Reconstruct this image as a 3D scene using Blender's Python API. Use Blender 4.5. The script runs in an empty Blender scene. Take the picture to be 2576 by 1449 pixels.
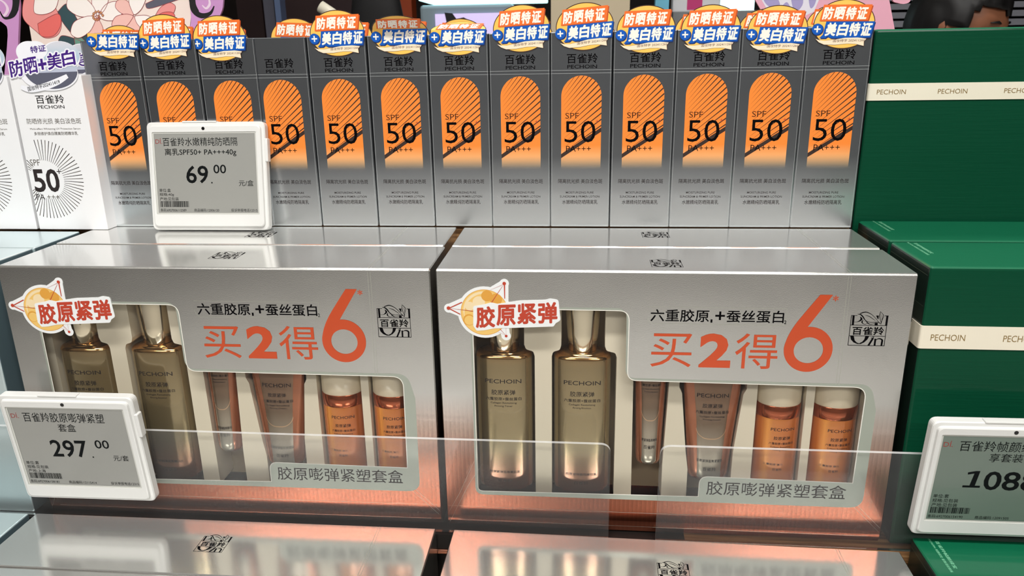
import bpy, bmesh, math, random
from mathutils import Vector, Matrix
from mathutils.geometry import tessellate_polygon

R_ = random.Random(7)
SC = bpy.context.scene
COL = SC.collection
PI = math.pi

# ------------------------------------------------------------------ camera, world, light, exposure
F_PX, PITCH, YAW, ROLL = 1929.13, 0.2999, 0.0981, -0.0173
CAM = Vector((0.0961, -0.4717, 0.3272))
fwd = Vector((-math.sin(YAW)*math.cos(PITCH), math.cos(YAW)*math.cos(PITCH), -math.sin(PITCH)))
rt = Vector((math.cos(YAW), math.sin(YAW), 0))
up = rt.cross(fwd)
rt, up = rt*math.cos(ROLL)+up*math.sin(ROLL), up*math.cos(ROLL)-rt*math.sin(ROLL)
cd = bpy.data.cameras.new('camera'); cam = bpy.data.objects.new('camera', cd); COL.objects.link(cam)
cd.sensor_width = 36.0; cd.lens = F_PX/2576*36.0; cd.clip_start = 0.02; cd.clip_end = 60
cam.matrix_world = Matrix(((rt.x, up.x, -fwd.x, CAM.x), (rt.y, up.y, -fwd.y, CAM.y), (rt.z, up.z, -fwd.z, CAM.z), (0, 0, 0, 1)))
cd.dof.use_dof = True; cd.dof.focus_distance = 0.60; cd.dof.aperture_fstop = 24.0
SC.camera = cam

wd = bpy.data.worlds.new('world'); SC.world = wd; wd.use_nodes = True
wd.node_tree.nodes['Background'].inputs['Color'].default_value = (0.9, 0.93, 1.0, 1)
wd.node_tree.nodes['Background'].inputs['Strength'].default_value = 0.05

def area(name, loc, target, sx, sy, power, color=(1, 0.96, 0.9)):
    ld = bpy.data.lights.new(name, 'AREA'); ld.shape = 'RECTANGLE'; ld.size = sx; ld.size_y = sy; ld.energy = power; ld.color = color
    o = bpy.data.objects.new(name, ld); COL.objects.link(o); o.location = loc
    o.rotation_euler = (Vector(target)-Vector(loc)).to_track_quat('-Z', 'Y').to_euler()
    return o
CEIL = 1.75; WHITE_ = (1, 0.985, 0.96)
area('ceiling_lamp_light', (0.15, -0.85, CEIL-0.03), (0.15, -0.80, 0), 1.3, 0.20, 36, WHITE_)
area('ceiling_lamp_light', (-0.9, -2.2, CEIL-0.03), (-0.9, -2.2, 0), 1.2, 0.4, 15, WHITE_)
area('ceiling_lamp_light', (1.1, -2.2, CEIL-0.03), (1.1, -2.2, 0), 1.2, 0.4, 15, WHITE_)
area('ceiling_lamp_light', (0.0, 0.75, CEIL-0.03), (0.0, 0.75, 0), 1.4, 0.22, 9, WHITE_)

SC.view_settings.view_transform = 'Standard'; SC.view_settings.look = 'None'
SC.view_settings.exposure = 0.0; SC.view_settings.gamma = 1.0
try: SC.view_settings.use_curve_mapping = False
except Exception: pass

# ------------------------------------------------------------------ helpers
def S(r, g, b):
    f = lambda c: (c/255)/12.92 if c/255 <= 0.04045 else ((c/255+0.055)/1.055)**2.4
    return (f(r), f(g), f(b), 1.0)

def at(x, y, Y):
    """world point seen at pixel (x, y) on the upright plane at depth Y"""
    d = fwd + rt*((x-1288)/F_PX) - up*((y-724.5)/F_PX)
    return CAM + d*((Y-CAM.y)/d.y)

MATS = {}
def mat(name, color=None, metal=0.0, rough=0.5, coat=0.0, coat_rough=0.1, emit=None, estr=0.0, spec=0.5, trans=0.0, alpha=1.0, sheen=0.0):
    m = bpy.data.materials.new(name); m.use_nodes = True
    p = m.node_tree.nodes['Principled BSDF']
    if color is not None:
        p.inputs['Base Color'].default_value = color
    p.inputs['Metallic'].default_value = metal; p.inputs['Roughness'].default_value = rough
    p.inputs['Coat Weight'].default_value = coat; p.inputs['Coat Roughness'].default_value = coat_rough
    p.inputs['Specular IOR Level'].default_value = spec
    p.inputs['Transmission Weight'].default_value = trans; p.inputs['Alpha'].default_value = alpha
    if emit is not None:
        p.inputs['Emission Color'].default_value = emit; p.inputs['Emission Strength'].default_value = estr
    MATS[name] = m
    return m
def nt(name): return MATS[name].node_tree
def N(t, kind, **kw):
    n = t.nodes.new(kind)
    for k, v in kw.items(): setattr(n, k, v)
    return n
def objco(t):
    tc = N(t, 'ShaderNodeTexCoord'); sx = N(t, 'ShaderNodeSeparateXYZ')
    t.links.new(tc.outputs['Object'], sx.inputs[0]); return tc, sx
def ramp(t, src, stops, lo, hi):
    mr = N(t, 'ShaderNodeMapRange'); mr.inputs['From Min'].default_value = lo; mr.inputs['From Max'].default_value = hi
    t.links.new(src, mr.inputs['Value'])
    cr = N(t, 'ShaderNodeValToRGB'); e = cr.color_ramp.elements
    while len(e) < len(stops): e.new(0.5)
    for el, (pp, c) in zip(e, stops): el.position = pp; el.color = c
    t.links.new(mr.outputs[0], cr.inputs[0]); return cr.outputs[0]
def noise_bump(name, scale, strength, dist=0.0005, stretch=(1, 1, 1), detail=2.0):
    t = nt(name); p = t.nodes['Principled BSDF']
    tc = N(t, 'ShaderNodeTexCoord'); mp = N(t, 'ShaderNodeMapping'); mp.inputs['Scale'].default_value = stretch
    nz = N(t, 'ShaderNodeTexNoise'); nz.inputs['Scale'].default_value = scale; nz.inputs['Detail'].default_value = detail
    b = N(t, 'ShaderNodeBump'); b.inputs['Strength'].default_value = strength; b.inputs['Distance'].default_value = dist
    t.links.new(tc.outputs['Object'], mp.inputs[0]); t.links.new(mp.outputs[0], nz.inputs['Vector'])
    t.links.new(nz.outputs[0], b.inputs['Height'])
    old = p.inputs['Normal'].links
    if old: t.links.new(old[0].from_socket, b.inputs['Normal'])
    t.links.new(b.outputs[0], p.inputs['Normal'])

SILVER = (0.77, 0.765, 0.74, 1); COPPER = (0.46, 0.145, 0.08, 1)
# gift box foil: silver print running into fluted copper at the foot
mat('gift_foil', SILVER, 1.0, 0.23)
t = nt('gift_foil'); tc, sx = objco(t); p = t.nodes['Principled BSDF']
gcol = (ramp(t, sx.outputs['Z'], [(0.0, COPPER), (0.45, (0.44, 0.205, 0.14, 1)), (0.75, (0.60, 0.47, 0.41, 1)), (1.0, SILVER)], 0.012, 0.105))
wv = N(t, 'ShaderNodeTexWave'); wv.wave_profile = 'SAW'; wv.inputs['Scale'].default_value = 104.7; wv.inputs['Distortion'].default_value = 0
t.links.new(tc.outputs['Object'], wv.inputs['Vector'])
ms = N(t, 'ShaderNodeMapRange'); ms.inputs['From Min'].default_value = 0.11; ms.inputs['From Max'].default_value = 0.06
t.links.new(sx.outputs['Z'], ms.inputs['Value'])
mu = N(t, 'ShaderNodeMath', operation='MULTIPLY'); t.links.new(wv.outputs['Fac'], mu.inputs[0]); t.links.new(ms.outputs[0], mu.inputs[1])
mxc = N(t, 'ShaderNodeMix', data_type='RGBA', blend_type='MULTIPLY'); t.links.new(mu.outputs[0], mxc.inputs[0]); t.links.new(gcol, mxc.inputs[6]); mxc.inputs[7].default_value = (0.80, 0.78, 0.78, 1)
t.links.new(mxc.outputs[2], p.inputs['Base Color'])
bp = N(t, 'ShaderNodeBump'); bp.inputs['Strength'].default_value = 0.35; bp.inputs['Distance'].default_value = 0.0002
t.links.new(mu.outputs[0], bp.inputs['Height']); t.links.new(bp.outputs[0], p.inputs['Normal'])
noise_bump('gift_foil', 8, 0.12, 0.01); noise_bump('gift_foil', 1800, 0.10, 0.0003)
mat('gift_foil_top', (0.78, 0.78, 0.76, 1), 0.82, 0.14); noise_bump('gift_foil_top', 11, 0.05, 0.006, (0.5, 1, 1)); noise_bump('gift_foil_top', 1600, 0.05, 0.0002)
mat('ice_foil', (0.70, 0.82, 0.84, 1), 0.6, 0.26); noise_bump('ice_foil', 9, 0.05, 0.006)
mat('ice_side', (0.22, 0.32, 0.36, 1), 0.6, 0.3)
mat('card_edge', S(235, 232, 222), 0, 0.6)
mat('band_silver', S(172, 178, 166), 0.35, 0.42)
mat('emboss_line', S(200, 202, 190), 0.6, 0.3)
mat('ink_black', S(8, 7, 9), 0, 0.6, spec=0.05)
mat('ink_dark', S(48, 42, 42), 0, 0.5, spec=0.15)
mat('ink_brown', S(58, 34, 24), 0, 0.5, spec=0.1)
mat('ink_grey', S(95, 88, 80), 0, 0.5)
mat('ink_red', S(188, 66, 44), 0, 0.4)
mat('orange_foil', S(214, 84, 44), 0.35, 0.28, coat=0.3); noise_bump('orange_foil', 14, 0.05, 0.004)
# sunscreen carton foil: fade partly printed, partly box-top reflection painted into the colour
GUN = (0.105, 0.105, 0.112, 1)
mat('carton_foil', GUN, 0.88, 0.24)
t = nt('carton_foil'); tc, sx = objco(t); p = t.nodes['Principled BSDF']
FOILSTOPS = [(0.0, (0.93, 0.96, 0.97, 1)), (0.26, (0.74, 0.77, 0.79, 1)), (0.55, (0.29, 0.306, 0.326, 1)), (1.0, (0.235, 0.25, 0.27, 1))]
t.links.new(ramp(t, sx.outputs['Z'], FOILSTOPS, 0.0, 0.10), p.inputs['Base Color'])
noise_bump('carton_foil', 22, 0.06, 0.004); noise_bump('carton_foil', 2200, 0.04, 0.0002)
mat('carton_orange', S(244, 134, 54), 0.0, 0.35)
t = nt('carton_orange'); tc, sx = objco(t); p = t.nodes['Principled BSDF']
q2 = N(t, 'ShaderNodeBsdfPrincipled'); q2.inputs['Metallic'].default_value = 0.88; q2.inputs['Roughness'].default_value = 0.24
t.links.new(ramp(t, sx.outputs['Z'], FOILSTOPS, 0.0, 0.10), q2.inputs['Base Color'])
t.links.new(ramp(t, sx.outputs['Z'], [(0, S(232, 196, 140)), (1, S(246, 136, 54))], 0.046, 0.064), p.inputs['Base Color'])
mx = N(t, 'ShaderNodeMixShader'); mr = N(t, 'ShaderNodeMapRange', interpolation_type='SMOOTHSTEP'); mr.inputs['From Min'].default_value = 0.0445; mr.inputs['From Max'].default_value = 0.0575
t.links.new(sx.outputs['Z'], mr.inputs['Value']); t.links.new(mr.outputs[0], mx.inputs[0]); t.links.new(q2.outputs[0], mx.inputs[1]); t.links.new(p.outputs[0], mx.inputs[2])
t.links.new(mx.outputs[0], t.nodes['Material Output'].inputs['Surface'])
mat('carton_stripe', S(70, 55, 50), 0.4, 0.35)
mat('wrap_seam_highlight', S(200, 205, 205), 0.3, 0.25)
# promotion sticker
mat('st_yellow', S(250, 196, 92), 0, 0.4); mat('st_line', S(70, 40, 22), 0, 0.5)
mat('st_orange', S(236, 112, 44), 0, 0.4); mat('st_orange_dark', S(190, 74, 26), 0, 0.4)
mat('st_blue', S(0, 86, 182), 0, 0.4); mat('st_blue_dark', S(8, 46, 110), 0, 0.4)
mat('st_white', S(246, 240, 228), 0, 0.45); mat('st_cream', S(248, 226, 196), 0, 0.45)
mat('paper_white', S(236, 238, 238), 0, 0.4)
mat('amber_print', S(238, 196, 112), 0, 0.35); mat('amber_print_deep', S(222, 160, 66), 0, 0.35); mat('amber_print_pale', S(240, 218, 176), 0, 0.35)
# white serum carton
mat('white_card', S(238, 237, 238), 0, 0.3, coat=0.25)
noise_bump('white_card', 700, 0.03, 0.0002)
mat('holo', S(205, 212, 232), 0.25, 0.25)
t = nt('holo'); tc, sx = objco(t); p = t.nodes['Principled BSDF']
t.links.new(ramp(t, sx.outputs['Z'], [(0, (0.34, 0.37, 0.48, 1)), (0.35, (0.66, 0.70, 0.86, 1)), (0.7, (0.62, 0.78, 0.92, 1)), (1, (0.9, 0.88, 0.95, 1))], 0.112, 0.147), p.inputs['Base Color'])
mat('holo_dark', S(118, 120, 140), 0.4, 0.25); mat('ink_purple', S(72, 36, 132), 0.1, 0.35); mat('sticker_white', S(240, 240, 246), 0, 0.35)
# green set boxes
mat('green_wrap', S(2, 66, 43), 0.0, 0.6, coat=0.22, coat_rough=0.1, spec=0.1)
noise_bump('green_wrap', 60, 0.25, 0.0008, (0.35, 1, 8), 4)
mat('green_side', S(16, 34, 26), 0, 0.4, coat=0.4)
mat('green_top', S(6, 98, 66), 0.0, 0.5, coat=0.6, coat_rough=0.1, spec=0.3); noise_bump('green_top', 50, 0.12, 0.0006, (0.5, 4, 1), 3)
mat('mint_print', S(130, 205, 165), 0, 0.4); mat('clear_wrap_edge', S(90, 100, 88), 0.2, 0.3)
mat('ribbon', S(234, 226, 206), 0, 0.5); noise_bump('ribbon', 900, 0.1, 0.0002, (1, 1, 0.1)); mat('gold_ink', S(158, 130, 78), 0.4, 0.4)
# tray and bottles
mat('tray_cream', S(232, 222, 200), 0, 0.55); mat('tray_well_shaded', S(176, 158, 130), 0, 0.6)  # well colour is the cream tray with recess shade painted in
mat('gold_glass', S(150, 130, 92), 0.75, 0.17, coat=0.8, coat_rough=0.05)
t = nt('gold_glass'); tc, sx = objco(t); p = t.nodes['Principled BSDF']
t.links.new(ramp(t, sx.outputs['Z'], [(0, S(172, 108, 84)), (0.12, S(168, 124, 98)), (0.3, S(168, 152, 116)), (0.85, S(160, 140, 102)), (1, S(190, 150, 98))], 0.0, 0.112), p.inputs['Base Color'])
mat('gold_neck', S(196, 152, 100), 0.95, 0.14)
mat('cap_chrome', S(226, 214, 190), 1.0, 0.13)
mat('tube_copper', S(176, 108, 74), 0.6, 0.2, coat=0.7, coat_rough=0.06)
mat('tube_core', S(128, 106, 88), 0.55, 0.22, coat=0.6, coat_rough=0.06)
t = nt('tube_core'); tc, sx = objco(t); p = t.nodes['Principled BSDF']
t.links.new(ramp(t, sx.outputs['Z'], [(0, S(190, 186, 170)), (0.35, S(176, 164, 146)), (0.6, S(128, 106, 86)), (1, S(150, 116, 90))], 0.0, 0.075), p.inputs['Base Color'])
mat('tube_highlight', S(214, 176, 140), 0.5, 0.2)
mat('cap_cream', S(226, 212, 184), 0, 0.35, coat=0.4)
mat('ring_copper', S(172, 84, 44), 0.8, 0.16, coat=0.6, coat_rough=0.05)
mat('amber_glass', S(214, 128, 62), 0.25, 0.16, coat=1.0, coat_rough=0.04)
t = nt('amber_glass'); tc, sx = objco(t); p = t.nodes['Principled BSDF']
t.links.new(ramp(t, sx.outputs['X'], [(0, S(160, 82, 36)), (0.12, S(212, 118, 46)), (0.24, S(252, 166, 76)), (0.34, S(222, 138, 70)), (0.8, S(204, 116, 60)), (1, S(160, 84, 40))], -0.015, 0.015), p.inputs['Base Color'])  # bright upright caustic streak painted into the amber colour
# price tags
mat('tag_white', S(224, 224, 221), 0, 0.35, coat=0.2); mat('tag_inset', S(200, 200, 194), 0, 0.45)
mat('tag_screen', S(150, 150, 145), 0, 0.28, coat=0.3); mat('tag_screen_reflection', S(104, 118, 108), 0, 0.22, coat=0.5)  # second screen colour has a dark green reflection painted in
mat('ink_tag', S(14, 17, 18), 0, 0.6, spec=0.1); mat('ink_tag_red', S(150, 60, 56), 0, 0.5); mat('led_black', S(12, 10, 10), 0, 0.2)
# clear acrylic: see-through sheet with a reflecting skin, paler cut edge
def clear(name, tint, refl, haze, hazecol=(1, 1, 1, 1)):
    m = bpy.data.materials.new(name); m.use_nodes = True; t = m.node_tree; t.nodes.clear(); MATS[name] = m
    out = N(t, 'ShaderNodeOutputMaterial'); tr = N(t, 'ShaderNodeBsdfTransparent'); tr.inputs['Color'].default_value = tint
    gl = N(t, 'ShaderNodeBsdfGlossy'); gl.inputs['Roughness'].default_value = 0.06
    df = N(t, 'ShaderNodeBsdfDiffuse'); df.inputs['Color'].default_value = hazecol
    fr = N(t, 'ShaderNodeLayerWeight'); fr.inputs['Blend'].default_value = refl
    tc = N(t, 'ShaderNodeTexCoord'); nz = N(t, 'ShaderNodeTexNoise'); nz.inputs['Scale'].default_value = 14
    b = N(t, 'ShaderNodeBump'); b.inputs['Strength'].default_value = 0.08; b.inputs['Distance'].default_value = 0.004
    t.links.new(tc.outputs['Object'], nz.inputs['Vector']); t.links.new(nz.outputs[0], b.inputs['Height']); t.links.new(b.outputs[0], gl.inputs['Normal'])
    m1 = N(t, 'ShaderNodeMixShader'); m2 = N(t, 'ShaderNodeMixShader'); m1.inputs[0].default_value = haze
    t.links.new(tr.outputs[0], m1.inputs[1]); t.links.new(df.outputs[0], m1.inputs[2])
    t.links.new(fr.outputs['Fresnel'], m2.inputs[0]); t.links.new(m1.outputs[0], m2.inputs[1]); t.links.new(gl.outputs[0], m2.inputs[2])
    t.links.new(m2.outputs[0], out.inputs[0])
clear('acrylic', (0.98, 0.985, 0.985, 1), 0.11, 0.03); clear('acrylic_edge', (0.8, 0.83, 0.85, 1), 0.40, 0.45)
clear('window_film', (0.98, 0.98, 0.97, 1), 0.10, 0.01)
mat('scratch', S(225, 225, 220), 0, 0.4)
# room and background
mat('oak', S(128, 92, 58), 0, 0.5)
t = nt('oak'); tc, sx = objco(t); p = t.nodes['Principled BSDF']
mp = N(t, 'ShaderNodeMapping'); mp.inputs['Scale'].default_value = (3, 60, 160); nz = N(t, 'ShaderNodeTexNoise'); nz.inputs['Scale'].default_value = 6; nz.inputs['Detail'].default_value = 5
t.links.new(tc.outputs['Object'], mp.inputs[0]); t.links.new(mp.outputs[0], nz.inputs['Vector'])
t.links.new(ramp(t, nz.outputs[0], [(0.0, S(70, 46, 26)), (0.5, S(140, 100, 62)), (1, S(176, 136, 92))], 0.3, 0.7), p.inputs['Base Color'])
mat('black_gap', S(20, 17, 16), 0, 0.5); mat('rose_rail', S(205, 140, 115), 0.9, 0.2)
mat('floor_tile', S(226, 224, 220), 0, 0.3); mat('wall_paint', S(140, 138, 136), 0, 0.7); mat('wall_dark', S(46, 36, 34), 0, 0.6); mat('ceiling_paint', S(205, 202, 196), 0, 0.8)
mat('lamp_diffuser', S(255, 250, 240), 0, 0.5, emit=(1, 0.97, 0.92, 1), estr=6.0)
mat('lilac', S(206, 150, 204), 0, 0.5); mat('lilac_pale', S(238, 214, 232), 0, 0.5); mat('petal_line', S(150, 62, 66), 0, 0.5)
mat('panel_cream', S(242, 224, 214), 0, 0.5); mat('petal_white', S(248, 240, 234), 0, 0.5); mat('petal_pink', S(240, 190, 180), 0, 0.5)
mat('petal_red', S(232, 110, 104), 0, 0.5); mat('petal_rose', S(236, 150, 146), 0, 0.5); mat('leaf_teal', S(52, 78, 84), 0, 0.5); mat('leaf_green', S(104, 150, 132), 0, 0.5)
mat('stamen', S(214, 168, 104), 0, 0.5); mat('pink_card', S(240, 176, 196), 0, 0.5); mat('lavender', S(170, 160, 208), 0, 0.5); mat('lavender_pale', S(236, 232, 244), 0, 0.5)
mat('beige_col', S(214, 198, 168), 0, 0.6); mat('orange_post', S(206, 84, 34), 0, 0.5); mat('steel_blue', S(120, 140, 180), 0.3, 0.3); mat('slate', S(92, 92, 106), 0, 0.5)
mat('maroon', S(60, 40, 42), 0, 0.5); mat('black_cloth', S(14, 13, 16), 0, 0.7); mat('cream_plastic', S(232, 226, 206), 0, 0.4)
mat('cyan_glow', S(210, 245, 245), 0, 0.4, emit=S(200, 245, 245), estr=1.6); mat('screen_lilac', S(205, 190, 230), 0, 0.4, emit=S(205, 188, 230), estr=0.8)
mat('screen_dark', S(20, 20, 26), 0, 0.4); mat('frost_grey', S(150, 168, 178), 0, 0.3); mat('grey_slat', S(150, 152, 162), 0, 0.5); mat('grey_shelf', S(140, 142, 144), 0, 0.4)
mat('pack_white', S(240, 240, 244), 0, 0.4); mat('pack_cyan', S(120, 200, 230), 0, 0.4); mat('pack_magenta', S(216, 60, 130), 0, 0.4); mat('navy', S(30, 40, 90), 0, 0.4)
mat('skin', S(150, 96, 68), 0, 0.5); mat('hair_black', S(14, 12, 13), 0, 0.5)
mat('pack_gold', S(200, 160, 100), 0.3, 0.4)

# ---- 2-D shapes
_tc = {}
def text2d(body, bold=0.0):
    k = (body, bold)
    if k not in _tc:
        c = bpy.data.curves.new('lettering', 'FONT'); c.body = body; c.resolution_u = 3; c.offset = bold
        o = bpy.data.objects.new('lettering', c); COL.objects.link(o)
        dg = bpy.context.evaluated_depsgraph_get()
        m = bpy.data.meshes.new_from_object(o.evaluated_get(dg))
        vs = [(v.co.x, v.co.y) for v in m.vertices]; fs = []
        for pl in m.polygons:
            fs.append(tuple(pl.vertices) if pl.normal.z > 0 else tuple(reversed(pl.vertices)))
        bpy.data.objects.remove(o); bpy.data.curves.remove(c); bpy.data.meshes.remove(m)
        _tc[k] = (vs, fs)
    return _tc[k]
def T(body, x0, y0, x1, y1, bold=0.0, shear=0.0, rot=0.0):
    cjk = any(ord(ch) > 0x2E80 for ch in body); lift = None
    vs, fs = text2d(body, 0.0 if cjk else bold)
    if cjk and bold > 0:                      # heavier strokes: the glyphs laid over themselves, shifted a little
        k = 4 if bold < 0.02 else (8 if bold < 0.08 else 16)
        V0, F0, n0 = vs, fs, len(vs); lift = [0.0]*n0; vs, fs = list(V0), list(F0)
        for i in range(k):
            dx, dy = bold*math.cos(2*PI*(i+0.5)/k), bold*math.sin(2*PI*(i+0.5)/k); b_ = len(vs)
            lift.extend([0.006*(i+1)]*n0); vs += [(x+dx, y+dy) for x, y in V0]; fs += [tuple(b_+j for j in f) for f in F0]
    a0 = min(v[0] for v in vs); a1 = max(v[0] for v in vs); b0 = min(v[1] for v in vs); b1 = max(v[1] for v in vs)
    cx, cy = (x0+x1)/2, (y0+y1)/2; out = []
    for (x, y) in vs:
        X = (x-a0)/(a1-a0)*(x1-x0)+x0; Y = (y-b0)/(b1-b0)*(y1-y0)+y0
        X += shear*(Y-cy); dx, dy = X-cx, Y-cy
        out.append((cx+dx*math.cos(rot)-dy*math.sin(rot), cy+dx*math.sin(rot)+dy*math.cos(rot)))
    if lift: out = [(q[0], q[1], l) for q, l in zip(out, lift)]
    return out, fs
def G(*loops):
    """polygon with holes -> triangles"""
    flat = [p for l in loops for p in l]
    tr = tessellate_polygon([[Vector((x, y, 0)) for x, y in l] for l in loops])
    fs = []
    for a, b, c in tr:
        A, B, C = flat[a], flat[b], flat[c]
        fs.append((a, b, c) if (B[0]-A[0])*(C[1]-A[1])-(B[1]-A[1])*(C[0]-A[0]) > 0 else (a, c, b))
    return flat, fs
def rect(x0, y0, x1, y1): return [(x0, y0), (x1, y0), (x1, y1), (x0, y1)]
def ell(cx, cy, rx, ry, n=32, a0=0.0, a1=2*PI):
    full = abs(a1-a0-2*PI) < 1e-6
    return [(cx+rx*math.cos(a0+(a1-a0)*i/(n if full else n-1)), cy+ry*math.sin(a0+(a1-a0)*i/(n if full else n-1))) for i in range(n)]
def fillet(pts, n=6):
    """[(x, y, r)] -> rounded polygon"""
    out = []; m = len(pts)
    for i in range(m):
        x, y, r = pts[i]; a = Vector(pts[i-1][:2]); b = Vector((x, y)); c = Vector(pts[(i+1) % m][:2])
        if r <= 0: out.append((x, y)); continue
        d1 = (a-b).normalized(); d2 = (c-b).normalized(); ang = d1.angle(d2)
        k = min(r/math.tan(ang/2), (a-b).length*0.49, (c-b).length*0.49)
        p0, p2 = b+d1*k, b+d2*k
        for j in range(n+1):
            s = j/n; q = p0*(1-s)**2+b*2*s*(1-s)+p2*s*s; out.append((q.x, q.y))
    return out
def rrect(x0, y0, x1, y1, r, n=5): return fillet([(x0, y0, r), (x1, y0, r), (x1, y1, r), (x0, y1, r)], n)
def smooth(pts, n=6):
    out = []; P = [pts[0]]+list(pts)+[pts[-1]]
    for i in range(1, len(P)-2):
        for j in range(n):
            s = j/n; out.append(tuple(0.5*(2*P[i][k]+(P[i+1][k]-P[i-1][k])*s+(2*P[i-1][k]-5*P[i][k]+4*P[i+1][k]-P[i+2][k])*s*s+(3*P[i][k]-P[i-1][k]-3*P[i+1][k]+P[i+2][k])*s**3) for k in range(len(pts[0]))))
    out.append(tuple(pts[-1])); return out
def stroke(pts, w, sm=0):
    """line of width w (number or per point) -> quads"""
    if not hasattr(w, '__len__'): w = [w]*len(pts)
    q = [(p[0], p[1], ww) for p, ww in zip(pts, w)]
    if sm: q = smooth(q, sm)
    vs, fs = [], []
    for i in range(len(q)):
        a = Vector(q[max(i-1, 0)][:2]); b = Vector(q[min(i+1, len(q)-1)][:2]); d = (b-a)
        d = d.normalized() if d.length > 1e-9 else Vector((1, 0)); nrm = Vector((-d.y, d.x))*q[i][2]*0.5
        vs += [(q[i][0]+nrm.x, q[i][1]+nrm.y), (q[i][0]-nrm.x, q[i][1]-nrm.y)]
        if i: fs.append((2*i-2, 2*i-1, 2*i+1, 2*i))
    return vs, fs
def fan(pts): return list(pts), [tuple(range(len(pts)))]
def clip_convex(poly, conv):
    out = list(poly)
    for i in range(len(conv)):
        (ax, ay), (bx, by) = conv[i], conv[(i+1) % len(conv)]
        side = lambda p: (bx-ax)*(p[1]-ay)-(by-ay)*(p[0]-ax)
        src, out = out, []
        for j in range(len(src)):
            p, q = src[j], src[(j+1) % len(src)]; sp, sq = side(p), side(q)
            if sp >= 0: out.append(p)
            if (sp >= 0) != (sq >= 0):
                s = sp/(sp-sq); out.append((p[0]+(q[0]-p[0])*s, p[1]+(q[1]-p[1])*s))
        if not out: return []
    return out

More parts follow.
